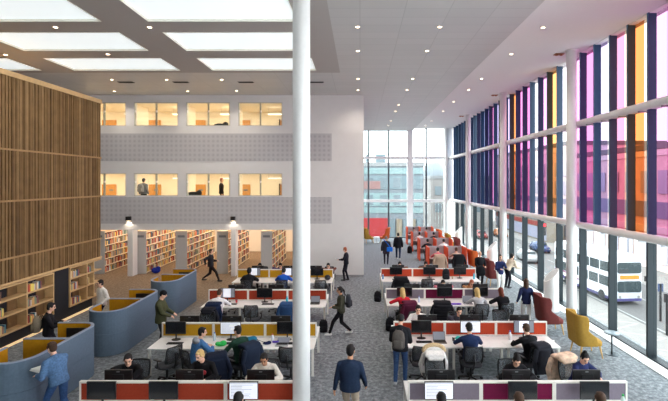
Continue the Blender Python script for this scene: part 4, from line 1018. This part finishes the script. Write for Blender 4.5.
carrel(0, 438, 'dark-haired person in pink in the nearest booth', (214, 120, 130), (176, 150, 130), 'taupe coat on the left chair of the nearest study booths')
carrel(0, 454, 'brown-haired person in beige in the nearest booth', (206, 180, 164), (28, 28, 32), 'black coat on the right chair of the nearest study booths', hair='brown')
carrel(1, 425.8, 'dark-haired person in black in the second booth row', (40, 40, 46)); carrel(1, 441, 'person in a white shirt in the second booth row', (230, 228, 228))
carrel(2, 418, 'person in white in the third booth row', (226, 224, 224)); carrel(2, 433, 'person in black in the third booth row', (36, 38, 44))
carrel(3, 413.5, 'person in olive in the farthest booth row', (110, 96, 70)); carrel(3, 427, 'person in grey in the farthest booth row', (120, 116, 120))

# ---- armchairs
def armchair(label, x, y, face, rgb, name):
    m = mat('armchair_'+name, rgb, .85, 0, .08, 14, spec=.2); t = thing('wingback_armchair', label, 'armchair', (x, y, 0), -math.radians(face))
    def rr(w, d, z, cy=0, p=.5): return [Vector((w*math.copysign(abs(math.cos(2*PI*j/24))**p, math.cos(2*PI*j/24)), cy+d*math.copysign(abs(math.sin(2*PI*j/24))**p, math.sin(2*PI*j/24)), z)) for j in range(24)]
    MB().rings([rr(.30, .32, .345), rr(.35, .37, .36), rr(.355, .375, .45), rr(.33, .35, .485), rr(.2, .2, .49)]).obj('seat', m, t, True)
    # backrest with wings, one curved shell
    g = []; nx, nz = 16, 10
    for j in range(nz+1):
        q = j/nz; z = .36+.90*q
        for i in range(nx+1):
            a = -1+2*i/nx; wing = max(0, abs(a)-.55)/.45
            reach = .50 if q < .28 else (.50-.24*min(1, (q-.28)/.2) if q < .5 else .26+.05*math.sin((q-.5)/.5*PI))
            xx = math.copysign(min(abs(a)/.62, 1)*.355, a)+math.copysign(.03*wing*(q), a); yy = -.36-.10*q+wing*(reach+.02)
            zz = z if q < 1 else z-.05*wing
            g.append(Vector((xx, yy, zz)))
    fs = [(j*(nx+1)+i, j*(nx+1)+i+1, (j+1)*(nx+1)+i+1, (j+1)*(nx+1)+i) for j in range(nz) for i in range(nx)]
    bk = MB().add(g, fs).obj('winged_backrest', m, t, True)
    s_ = bk.modifiers.new('solid', 'SOLIDIFY'); s_.thickness = .085; s_.offset = 0
    b_ = bk.modifiers.new('bevel', 'BEVEL'); b_.width = .03; b_.segments = 3; b_.limit_method = 'ANGLE'; b_.angle_limit = math.radians(50)
    for sx in (-1, 1):
        for sy in (-1, 1): MB().tube((sx*.26, sy*.27, .34), (sx*.31, sy*.33, 0), .028, .017).obj('leg', OAKLEG, t)
    t.scale = (.95, .95, 1); return t
MUC, REC, ORC = (168, 130, 56), (110, 52, 50), (196, 92, 44)
armchair('mustard wingback armchair in front of the near windows, beside the round side table', 6.55, 12.45, 90, MUC, 'mustard')
armchair('dark red wingback armchair just behind the near mustard one', 6.35, 14.35, 90, REC, 'red')
armchair('dark red wingback armchair between the woman in white trousers and the man in black', 6.55, 20.95, 88, REC, 'red')
armchair('orange wingback armchair by the man in black, before the angled white duct', 6.5, 23.9, 80, ORC, 'orange')
armchair('dark red wingback armchair beside the nearest study booths', 6.85, 29.2, 88, REC, 'red')
armchair('mustard wingback armchair by the windows between the red and orange ones', 6.7, 31.5, 88, MUC, 'mustard')
armchair('orange wingback armchair by the windows beside the farthest booths', 6.55, 34.2, 88, ORC, 'orange')
armchair('mustard wingback armchair before the far window, facing the low white table', .75, 35.2, 80, MUC, 'mustard')
armchair('orange wingback armchair before the far window, facing the low white table', 2.0, 35.4, -80, ORC, 'orange')
t = thing('coffee_table', 'low white round table between the two far armchairs', 'table', (1.38, 35.6, 0)); MB().tube((0, 0, .42), (0, 0, .45), .27, n=24).obj('table_top', DESKW, t); MB().tube((0, 0, 0), (0, 0, .42), .03).obj('stem', WHITE, t); MB().tube((0, 0, 0), (0, 0, .02), .2, n=20).obj('base', WHITE, t)
t = thing('side_table', 'small round grey-topped side table beside the mustard armchair', 'table', (7.32, 12.5, 0))
MB().lathe([(.0001, .60), (.20, .60), (.21, .61), (.21, .625), (.2, .632), (.0001, .632)], 28).obj('table_top', mat('table_top_grey', (120, 134, 142), .3), t, True); MB().tube((0, 0, .012), (0, 0, .60), .022).obj('stem', mat('stem_dark', (60, 70, 76), .3, .5), t); MB().tube((0, 0, 0), (0, 0, .012), .19, n=28).obj('base', mat('stem_dark', (60, 70, 76)), t)
for i, (x, y) in enumerate(((7.45, 16.75), (7.45, 24.3), (7.42, 32.4))):
    t = thing('air_duct', f'white floor-standing round air duct with an angled top, {ORD[i]} from us along the windows', 'air duct', (x, y, 0))
    n_ = 32; lo = [Vector((.27*math.cos(2*PI*j/n_), .27*math.sin(2*PI*j/n_), 0)) for j in range(n_)]; hi = [Vector((v.x, v.y, 1.38+.95*v.x)) for v in lo]
    hi2 = [Vector((v.x*.88, v.y*.88, 1.38+.95*v.x*.88)) for v in lo]; lo2 = [Vector((v.x, v.y, v.z-.25)) for v in hi2]
    MB().rings([lo, hi, hi2, lo2]).obj('duct_tube', WHITE, t); MB().tube((0, 0, 0), (0, 0, .05), .285, n=32).obj('base_ring', WHITE, t)
    gg = [Vector((v.x, v.y, v.z+.24)) for v in lo2]; MB().add(gg, [tuple(range(n_))]).obj('grille', mat('duct_grille', (206, 206, 206), .6), t)

# ---- people standing and walking
def bag_on(root_label, loc, face, m, k=1.0, lean=0, zb_=1.0, off=-.24, s=.95):
    a = math.radians(face); backpack(root_label, (loc[0]+math.sin(a)*off, loc[1]+math.cos(a)*off, zb_), -a, m, True, s)
person('man in a navy sweater walking away up the aisle, nearest the camera', (-.20, 8.6), 6, 'stand', h=1.78, head=(2, 14), top=F_('navy_jumper', (34, 46, 68)), legs=F_('sand_trousers', (176, 160, 142)), hair='black', skin=1, fine=True, bulk=1.22, feet=walk_feet(.22), hands=[(-.31, .02, .80), (.30, .14, .86)])
L = (-.62, 14.05); person('woman in a khaki jacket and black leggings walking towards the benches', L, -92, 'stand', h=1.68, female=True, style='pony', head=(6, 0), top=F_('khaki', (62, 62, 50)), topname='jacket', legs=F_('black_leggings', (22, 22, 26)), shoe=(236, 234, 230), feet=[(-.08, .38, .075), (.08, -.32, .10)], hands=[(-.2, .28, 1.0), (.2, .2, .95)], skin=1, fine=True)
bag_on('dark backpack on the woman in khaki', L, -92, F_('pack_dark', (52, 54, 60)), zb_=.92, s=.9)
person('ginger man in black holding a tablet beside the white wall', (-.70, 21.8), -80, 'stand', h=1.72, hair='ginger', head=(14, 0), top=F_('black_fleece', (34, 34, 42)), legs=F_('black_jeans', (32, 30, 40)), hands=[(-.1, .36, 1.08), (.14, .32, 1.06)], feet=[(-.09, .08, .075), (.09, -.08, .075)])
t = thing('tablet', 'pale tablet held by the ginger man in black', 'tablet', (-.70-.44, 21.87, 1.11)); MB().box(-.10, .10, -.1, .1, 0, .012).obj('tablet_case', PAPER, t); MB().box(-.09, .09, -.09, .09, .012, .015).obj('tablet_screen', SCREENGREY, t)
L = (1.58, 26.0); person('grey-haired man in a dark coat with a blue shoulder bag, walking away', L, 4, 'stand', h=1.76, hair='grey', top=F_('dark_coat', (48, 48, 58)), topname='coat', hem=.22, legs=F_('dark_trousers2', (40, 42, 54)), feet=walk_feet(.2))
t = thing('shoulder_bag', 'bright blue shoulder bag on the grey-haired man walking away', 'bag', (L[0]+.2, L[1]-.24, .835)); MB().box(-.17, .17, -.06, .06, 0, .26).obj('bag_body', F_('bag_blue', (30, 110, 210)), t, bev=.02); MB().path([(.02, .0, .26), (-.14, -.0, .48), (-.34, .06, .68), (-.36, .2, .72)], .022).obj('strap', F_('bag_blue', (30, 110, 210)), t)
person('man in a black jacket and jeans walking away towards the far window', (2.45, 27.6), 4, 'stand', h=1.78, hair='black', top=F_('black_jacket', (26, 28, 34)), topname='jacket', hem=.1, legs=F_('dark_jeans', (48, 60, 84)), feet=walk_feet(.24), shoe=(200, 196, 190))
L = (.99, 10.60); person('man in a black jacket and cap standing with a backpack, front orange-red bench', L, 14, 'stand', h=1.74, lean=4, style='cap', head=(20, 0), top=F_('black_puffa', (34, 35, 40)), topname='puffer_jacket', legs=F_('blue_jeans', (62, 88, 132), .2), shoe=(210, 214, 220), hands=[(-.18, .30, .98), (.18, .30, .98)], feet=[(-.11, -.06, .075), (.11, .08, .075)], fine=True)
bag_on('grey and black backpack on the standing man in a cap', L, 14, F_('pack_grey', (92, 86, 82)), zb_=1.0, off=-.27, s=.95)
person('long-haired woman in a navy top and white trousers, seen from behind', (5.70, 14.75), 8, 'stand', h=1.70, female=True, style='long', hair='brown', top=F_('navy_top', (36, 44, 78)), legs=F_('white_trousers', (246, 243, 238)), feet=[(-.09, .06, .075), (.09, -.08, .075)], hands=[(-.30, .02, .9), (.28, .0, .86)], fine=True)
person('woman in navy and white trousers touching her face, facing us by the windows', (6.32, 19.4), 172, 'stand', h=1.74, female=True, style='long', hair='black', top=F_('navy_top2', (40, 50, 92)), legs=F_('white_trousers', (246, 243, 238)), shoe=(210, 200, 190), hands=[(-.1, .2, 1.42), (.1, .24, 1.12)], fine=True)
person('dark-haired person in a beige jacket bending towards the window', (6.95, 20.3), 68, 'stand', h=1.72, lean=38, hair='black', head=(-10, 0), top=F_('beige_jacket', (190, 172, 152), .25), topname='jacket', legs=F_('black_trousers3', (34, 34, 42)), hands=[(-.2, .55, .95), (.2, .58, .95)])
person('grey-haired man in black holding a coat beside the orange armchair', (5.72, 20.55), 176, 'stand', h=1.72, style='bald', hair='grey', top=F_('black_shirt', (26, 26, 30)), legs=F_('black_trousers', (26, 26, 30)), hands=[(-.2, .22, 1.02), (.12, .26, .98)])
t = thing('held_coat', 'black coat carried over the arm of the grey-haired man', 'coat', (5.66, 20.23, .62)); softobj('coat_shell', MB().ell((0, 0, .22), .24, .1, .24).ell((.05, -.02, .1), .2, .09, .16), F_('held_black', (24, 24, 28)), t, .018, 2)
L = (-6.27, 8.95); person('man in a blue jacket carrying white papers past the nearest pod', L, -68, 'stand', h=1.74, lean=16, hair='brown', head=(14, -10), top=F_('light_denim', (84, 114, 150), .25), topname='jacket', legs=F_('jeans_mid', (64, 94, 142), .2), feet=walk_feet(.3), hands=[(-.22, .34, 1.0), (.1, .40, 1.0)], fine=True)
t = thing('paper_stack', 'open white papers carried by the man in the blue jacket', 'papers', (-6.68, 9.12, 1.06), 1.2); MB().box(-.22, .2, -.14, .14, 0, .02).obj('sheets', PAPER, t); MB().box(-.2, .2, -.14, .14, .02, .026, Matrix.Rotation(.06, 4, 'Y')).obj('top_sheet', PAPER, t)
L = (-8.52, 11.75); person('dark-haired man in black with a beige backpack checking a phone by the shelves', L, 62, 'stand', h=1.74, hair='black', head=(14, 0), top=F_('black_sweat', (30, 30, 34)), legs=F_('dark_trousers4', (36, 36, 44)), feet=walk_feet(.2), hands=[(-.1, .34, 1.12), (.12, .36, 1.1)])
bag_on('beige backpack on the man checking his phone', L, 62, F_('pack_beige', (128, 116, 98)), zb_=.95, off=-.25)
a = math.radians(62); t = thing('phone', 'pale phone held by the man with the beige backpack', 'phone', (L[0]+math.sin(a)*.44, L[1]+math.cos(a)*.44, 1.13)); MB().box(-.05, .05, -.08, .08, 0, .01).obj('phone_case', PAPER, t, bev=.003); MB().box(-.045, .045, -.074, .074, .01, .011).obj('phone_screen', SCREENGREY, t)
person('person in a white puffer jacket walking past the oak shelves', (-8.86, 14.75), -150, 'stand', h=1.70, hair='black', style='short', head=(6, 20), top=F_('white_puffer', (226, 222, 214)), topname='puffer_jacket', legs=F_('navy_trousers', (34, 40, 60)), feet=walk_feet(.25), hands=[(-.26, .16, .92), (.28, -.12, .92)])
person('man in an olive jacket and black beanie standing at the front mustard bench end', (-6.0, 12.95), 84, 'stand', h=1.76, style='beanie', hair='beanie', head=(16, 0), top=F_('olive', (70, 72, 50)), topname='jacket', hem=.12, legs=F_('dark_trousers5', (40, 42, 48)), hands=[(-.1, .34, 1.0), (.12, .32, .98)], fine=True)
person('person in dark clothes striding past the bookcases', (-7.5, 21.6), 80, 'stand', h=1.75, hair='brown', top=F_('dark_grey_jacket', (44, 44, 50)), topname='jacket', legs=F_('black_red_trousers', (40, 34, 38)), feet=[(-.09, -.38, .12), (.09, .40, .075)], hands=[(-.28, .25, .98), (.3, -.2, .92)])
# corridor figures behind the internal windows
L = (bx(143)*1.05, 24.0, 3.5); person('person in grey with a backpack behind the lower internal window', L, 10, 'stand', h=1.72, hair='black', top=F_('corr_grey', (110, 112, 120)), topname='jacket')
backpack('grey backpack worn in the corridor behind the lower window', (L[0]-.04, 24-.25, 4.45), 0, F_('pack_grey2', (140, 140, 146)))
person('person in dark clothes standing behind the lower internal window near an oak door', (bx(221)*1.05, 24.0, 3.5), 80, 'stand', h=1.74, hair='ginger', top=F_('corr_black', (40, 38, 44)))
for i, (px, z, nm) in enumerate(((193, 4.26, 'dark grey bag lying inside the second lower internal window'), (219.8, 7.97, 'black bag lying inside an upper internal window'))):
    t = thing('holdall', nm, 'bag', (bx(px)*1.012, WY+.55, z-.16)); MB().box(-.6, .6, -.22, .22, -.6 if False else -.02, .14).obj('ledge_shelf', WHITE, t)
    softobj('bag_body', MB().ell((-.1, 0, .24), .34, .15, .14).ell((.22, 0, .3), .16, .13, .16), F_('holdall%d' % i, ((70, 68, 70), (30, 30, 32))[i]), t, .018, 2)

# ---- things on the desks and floor
def bottle(r, side, px, dy, label, rgb, cap=(240, 240, 240), hh=.22, z=.735):
    Y = ROWY[r]+side*dy; t = thing('water_bottle', label, 'bottle', (XW(px, Y), Y, z+.002)); m = mat('bottle_%d_%d_%d' % rgb, rgb, .25)
    MB().lathe([(.0001, 0), (.034, 0), (.037, .01), (.037, hh*.68), (.022, hh*.84), (.022, hh*.88)], 16).obj('bottle_body', m, t, True); MB().tube((0, 0, hh*.87), (0, 0, hh), .02, n=14).obj('cap', mat('cap_%d_%d_%d' % cap, cap, .4), t)
def cup(r, side, px, dy, label, rgb=(240, 238, 232)):
    Y = ROWY[r]+side*dy; t = thing('cup', label, 'cup', (XW(px, Y), Y, .737)); MB().lathe([(.0001, 0), (.03, 0), (.042, .11), (.036, .11), (.028, .01), (.0001, .01)], 18).obj('cup_body', mat('cup_%d_%d_%d' % rgb, rgb, .4), t, True); MB().tube((0, 0, .108), (0, 0, .118), .043, n=18).obj('lid', WHITE if rgb[0] < 120 else BLACK, t)
def papers(r, side, px, dy, label, n=3):
    Y = ROWY[r]+side*dy; t = thing('paper_stack', label, 'papers', (XW(px, Y), Y, .736))
    for i in range(n): MB().box(-.105, .105, -.148, .148, 0, .003, Matrix.Translation((R.uniform(-.12, .12), R.uniform(-.06, .06), i*.0035)) @ Matrix.Rotation(R.uniform(-.5, .5), 4, 'Z')).obj('sheet', PAPER, t)
def laptop(r, side, px, dy, label, rgb=(120, 122, 126), op=105):
    Y = ROWY[r]+side*dy; t = thing('laptop', label, 'laptop', (XW(px, Y), Y, .736), 0 if side < 0 else PI); m = mat('laptop_%d_%d_%d' % rgb, rgb, .4, .3)
    MB().box(-.165, .165, -.115, .115, 0, .016).obj('laptop_base', m, t, bev=.004); MB().box(-.14, .14, -.02, .09, .016, .019).obj('keys', BLACKM, t)
    M_ = Matrix.Translation((0, .115, .014)) @ Matrix.Rotation(math.radians(90-op), 4, 'X')
    MB().box(-.165, .165, 0, .01, 0, .22, M_).obj('laptop_lid', m, t); MB().box(-.155, .155, -.002, 0, .012, .21, M_).obj('laptop_screen', SCREENGREY, t)
bottle('L2', -1, 214.5, .28, 'clear water bottle beside the green bag, front mustard bench', (206, 220, 230), (90, 130, 200))
bottle('L2', -1, 272.5, .30, 'small pale bottle beside the purple case, front mustard bench', (226, 230, 240), (200, 60, 80), .18)
bottle('L3', -1, 287, .42, 'bright cyan bottle just left of the column, rear red bench', (30, 176, 206), (30, 150, 190), .26)
bottle('R4', -1, 383, .42, 'pale blue bottle at the aisle end of the rear orange-red bench', (120, 170, 214), (240, 240, 240))
bottle('R4', -1, 474, .40, 'cyan bottle at the window end of the rear orange-red bench', (40, 180, 210), (40, 150, 190), .26)
bottle('R2', -1, 510, .34, 'white bottle with a blue cap before the last seat, front orange-red bench', (232, 234, 238), (50, 90, 200), .25)
bottle('R1', -1, 623, .28, 'clear bottle with a green cap at the end of the front plum bench', (206, 222, 214), (40, 160, 80), .27)
bottle('R3', -1, 419, .42, 'clear bottle beside the blond woman in red', (206, 216, 236), (120, 130, 200))
cup('L3', -1, 272, .36, 'white mug beside the dark screen, rear red bench'); cup('L3', -1, 236.5, .30, 'red mug beside the lit screen, rear red bench', (200, 50, 60)); cup('R2', -1, 453.5, .42, 'dark takeaway cup beside the navy sweater man', (60, 54, 50)); cup('R4', -1, 452.6, .36, 'beige paper cup beside the black backpack', (222, 200, 168)); cup('L4', -1, 258, .5, 'white cup at the first seat of the rear mustard bench')
papers('R2', -1, 512, .62, 'scattered notes before the brown-haired man in black', 5); papers('R2', -1, 548, .5, 'white papers at the window end of the front orange-red bench', 3); papers('L2', -1, 259, .62, 'papers beside the green sweater man', 2); papers('R3', -1, 398, .5, 'notes before the blond woman in red', 3); papers('L4', -1, 300, .55, 'papers at the middle of the rear mustard bench', 3)
laptop('L2', -1, 282, .60, 'grey laptop with its lid low, beside the column, front mustard bench', (160, 162, 166), 160)
laptop('R3', -1, 468, .56, 'open silver laptop before the blond woman in pale grey', (176, 176, 182)); laptop('L3', -1, 315, .42, 'dark laptop just right of the column, rear red bench', (70, 62, 58)); laptop('R2', -1, 440, .5, 'dark laptop beside the empty chair, front orange-red bench', (90, 84, 80), 118)
def soft_thing(name, label, cat, loc, blobs, m, part='shell', handle=None):
    t = thing(name, label, cat, loc); mb = MB()
    for c, rx, ry, rz in blobs: mb.ell(c, rx, ry, rz)
    softobj(part, mb, m, t, .012, 3)
    if handle: MB().path(handle, .008).obj('handle', BLACKM, t, True)
    return t
def onrow(r, side, px, dy): Y = ROWY[r]+side*dy; return (XW(px, Y), Y, .737)
soft_thing('carrier_bag', 'crumpled bright green carrier bag between the two talking men', 'bag', onrow('L2', -1, 221, .66), [((0, 0, .05), .15, .10, .05), ((.05, .02, .07), .09, .08, .06), ((-.08, -.01, .06), .07, .07, .05)], mat('bag_green', (30, 196, 84), .35, 0, .2, 20))
soft_thing('drawstring_bag', 'teal blue bag lying on the front mustard bench behind the green sweater man', 'bag', onrow('L2', -1, 251, .40), [((0, 0, .07), .17, .13, .07), ((.06, 0, .1), .1, .1, .06)], F_('teal_bag', (36, 110, 142)), handle=[(.1, 0, .12), (.2, -.02, .06), (.32, -.05, .03), (.4, -.06, .02)])
soft_thing('scarf', 'crumpled navy scarf on the desk left of the grey laptop', 'scarf', onrow('L2', -1, 267, .55), [((0, 0, .03), .12, .08, .03), ((.05, .02, .05), .06, .05, .03)], F_('navy_scarf', (30, 40, 74)))
soft_thing('pencil_case', 'purple pencil case on the front mustard bench near the column', 'pencil case', onrow('L2', -1, 275.5, .45), [((-.05, 0, .03), .04, .035, .03), ((.05, 0, .03), .04, .035, .03), ((0, 0, .03), .06, .037, .03)], F_('purple_case', (90, 70, 170)), handle=[(.05, 0, .055), (.07, 0, .07), (.09, 0, .05)])
soft_thing('folded_scarf', 'bright purple folded cloth on the rear plum bench', 'cloth', onrow('R3', -1, 456, .68), [((-.06, 0, .02), .14, .08, .02), ((.08, 0, .02), .12, .08, .022)], F_('purple_cloth', (104, 60, 190)))
soft_thing('small_pouch', 'turquoise pouch beside the navy sweater man', 'pouch', onrow('R2', -1, 457.5, .36), [((0, 0, .05), .07, .05, .05), ((.02, 0, .08), .05, .04, .04)], F_('turq_pouch', (60, 186, 176)))
q = onrow('R4', -1, 446, .42); backpack('black backpack standing on the rear orange-red bench', q, 0, F_('pack_black', (30, 31, 36)))
q = onrow('L4', -1, 327.5, .45); soft_thing('crash_helmet', 'black round helmet on the rear mustard bench, right of the column', 'helmet', q, [((0, 0, .12), .14, .16, .12)], mat('helmet_black', (28, 28, 34), .25))
for lb, x, y, s in (('black bag on the floor at the aisle end of the rear orange-red bench', .74, 18.0, .95), ('dark bag on the floor by the column end of the rear red bench', -1.22, 14.35, .9),
                    ('black bag on the floor beneath the aisle end of the rear plum bench', 1.02, 14.45, 1), ('black bag on the floor beside the study booths', 3.5, 30.2, 1.1)):
    backpack(lb, (x, y, 0), R.uniform(-.6, .6), F_('floor_bag', (30, 30, 35)), s=s)
soft_thing('carrier_bag', 'blue bag on the floor against the second bookcase', 'bag', (-11.2, 23.6, 0), [((0, 0, .16), .25, .18, .16), ((.12, .02, .26), .12, .1, .12)], F_('blue_floor_bag', (36, 52, 150)), handle=[(-.1, 0, .3), (0, 0, .42), (.1, 0, .33)])

bpy.data.scenes.remove(TMP)

# ================================================================== LIGHT AND RENDER SETTINGS
w = bpy.data.worlds.new('overcast_sky'); SC.world = w; w.use_nodes = True
bg = w.node_tree.nodes['Background']; bg.inputs['Color'].default_value = (.93, .965, 1, 1); bg.inputs['Strength'].default_value = 6.2
vs = SC.view_settings; SC.display_settings.display_device = 'sRGB'
vs.view_transform = 'Standard'; vs.look = 'None'; vs.gamma = 1; vs.use_curve_mapping = False; vs.exposure = .4
SC.cycles.use_denoising = True; SC.cycles.max_bounces = 12; SC.cycles.diffuse_bounces = 6; SC.cycles.transparent_max_bounces = 24; SC.cycles.sample_clamp_indirect = 4
SC.cycles.caustics_reflective = False; SC.cycles.caustics_refractive = False
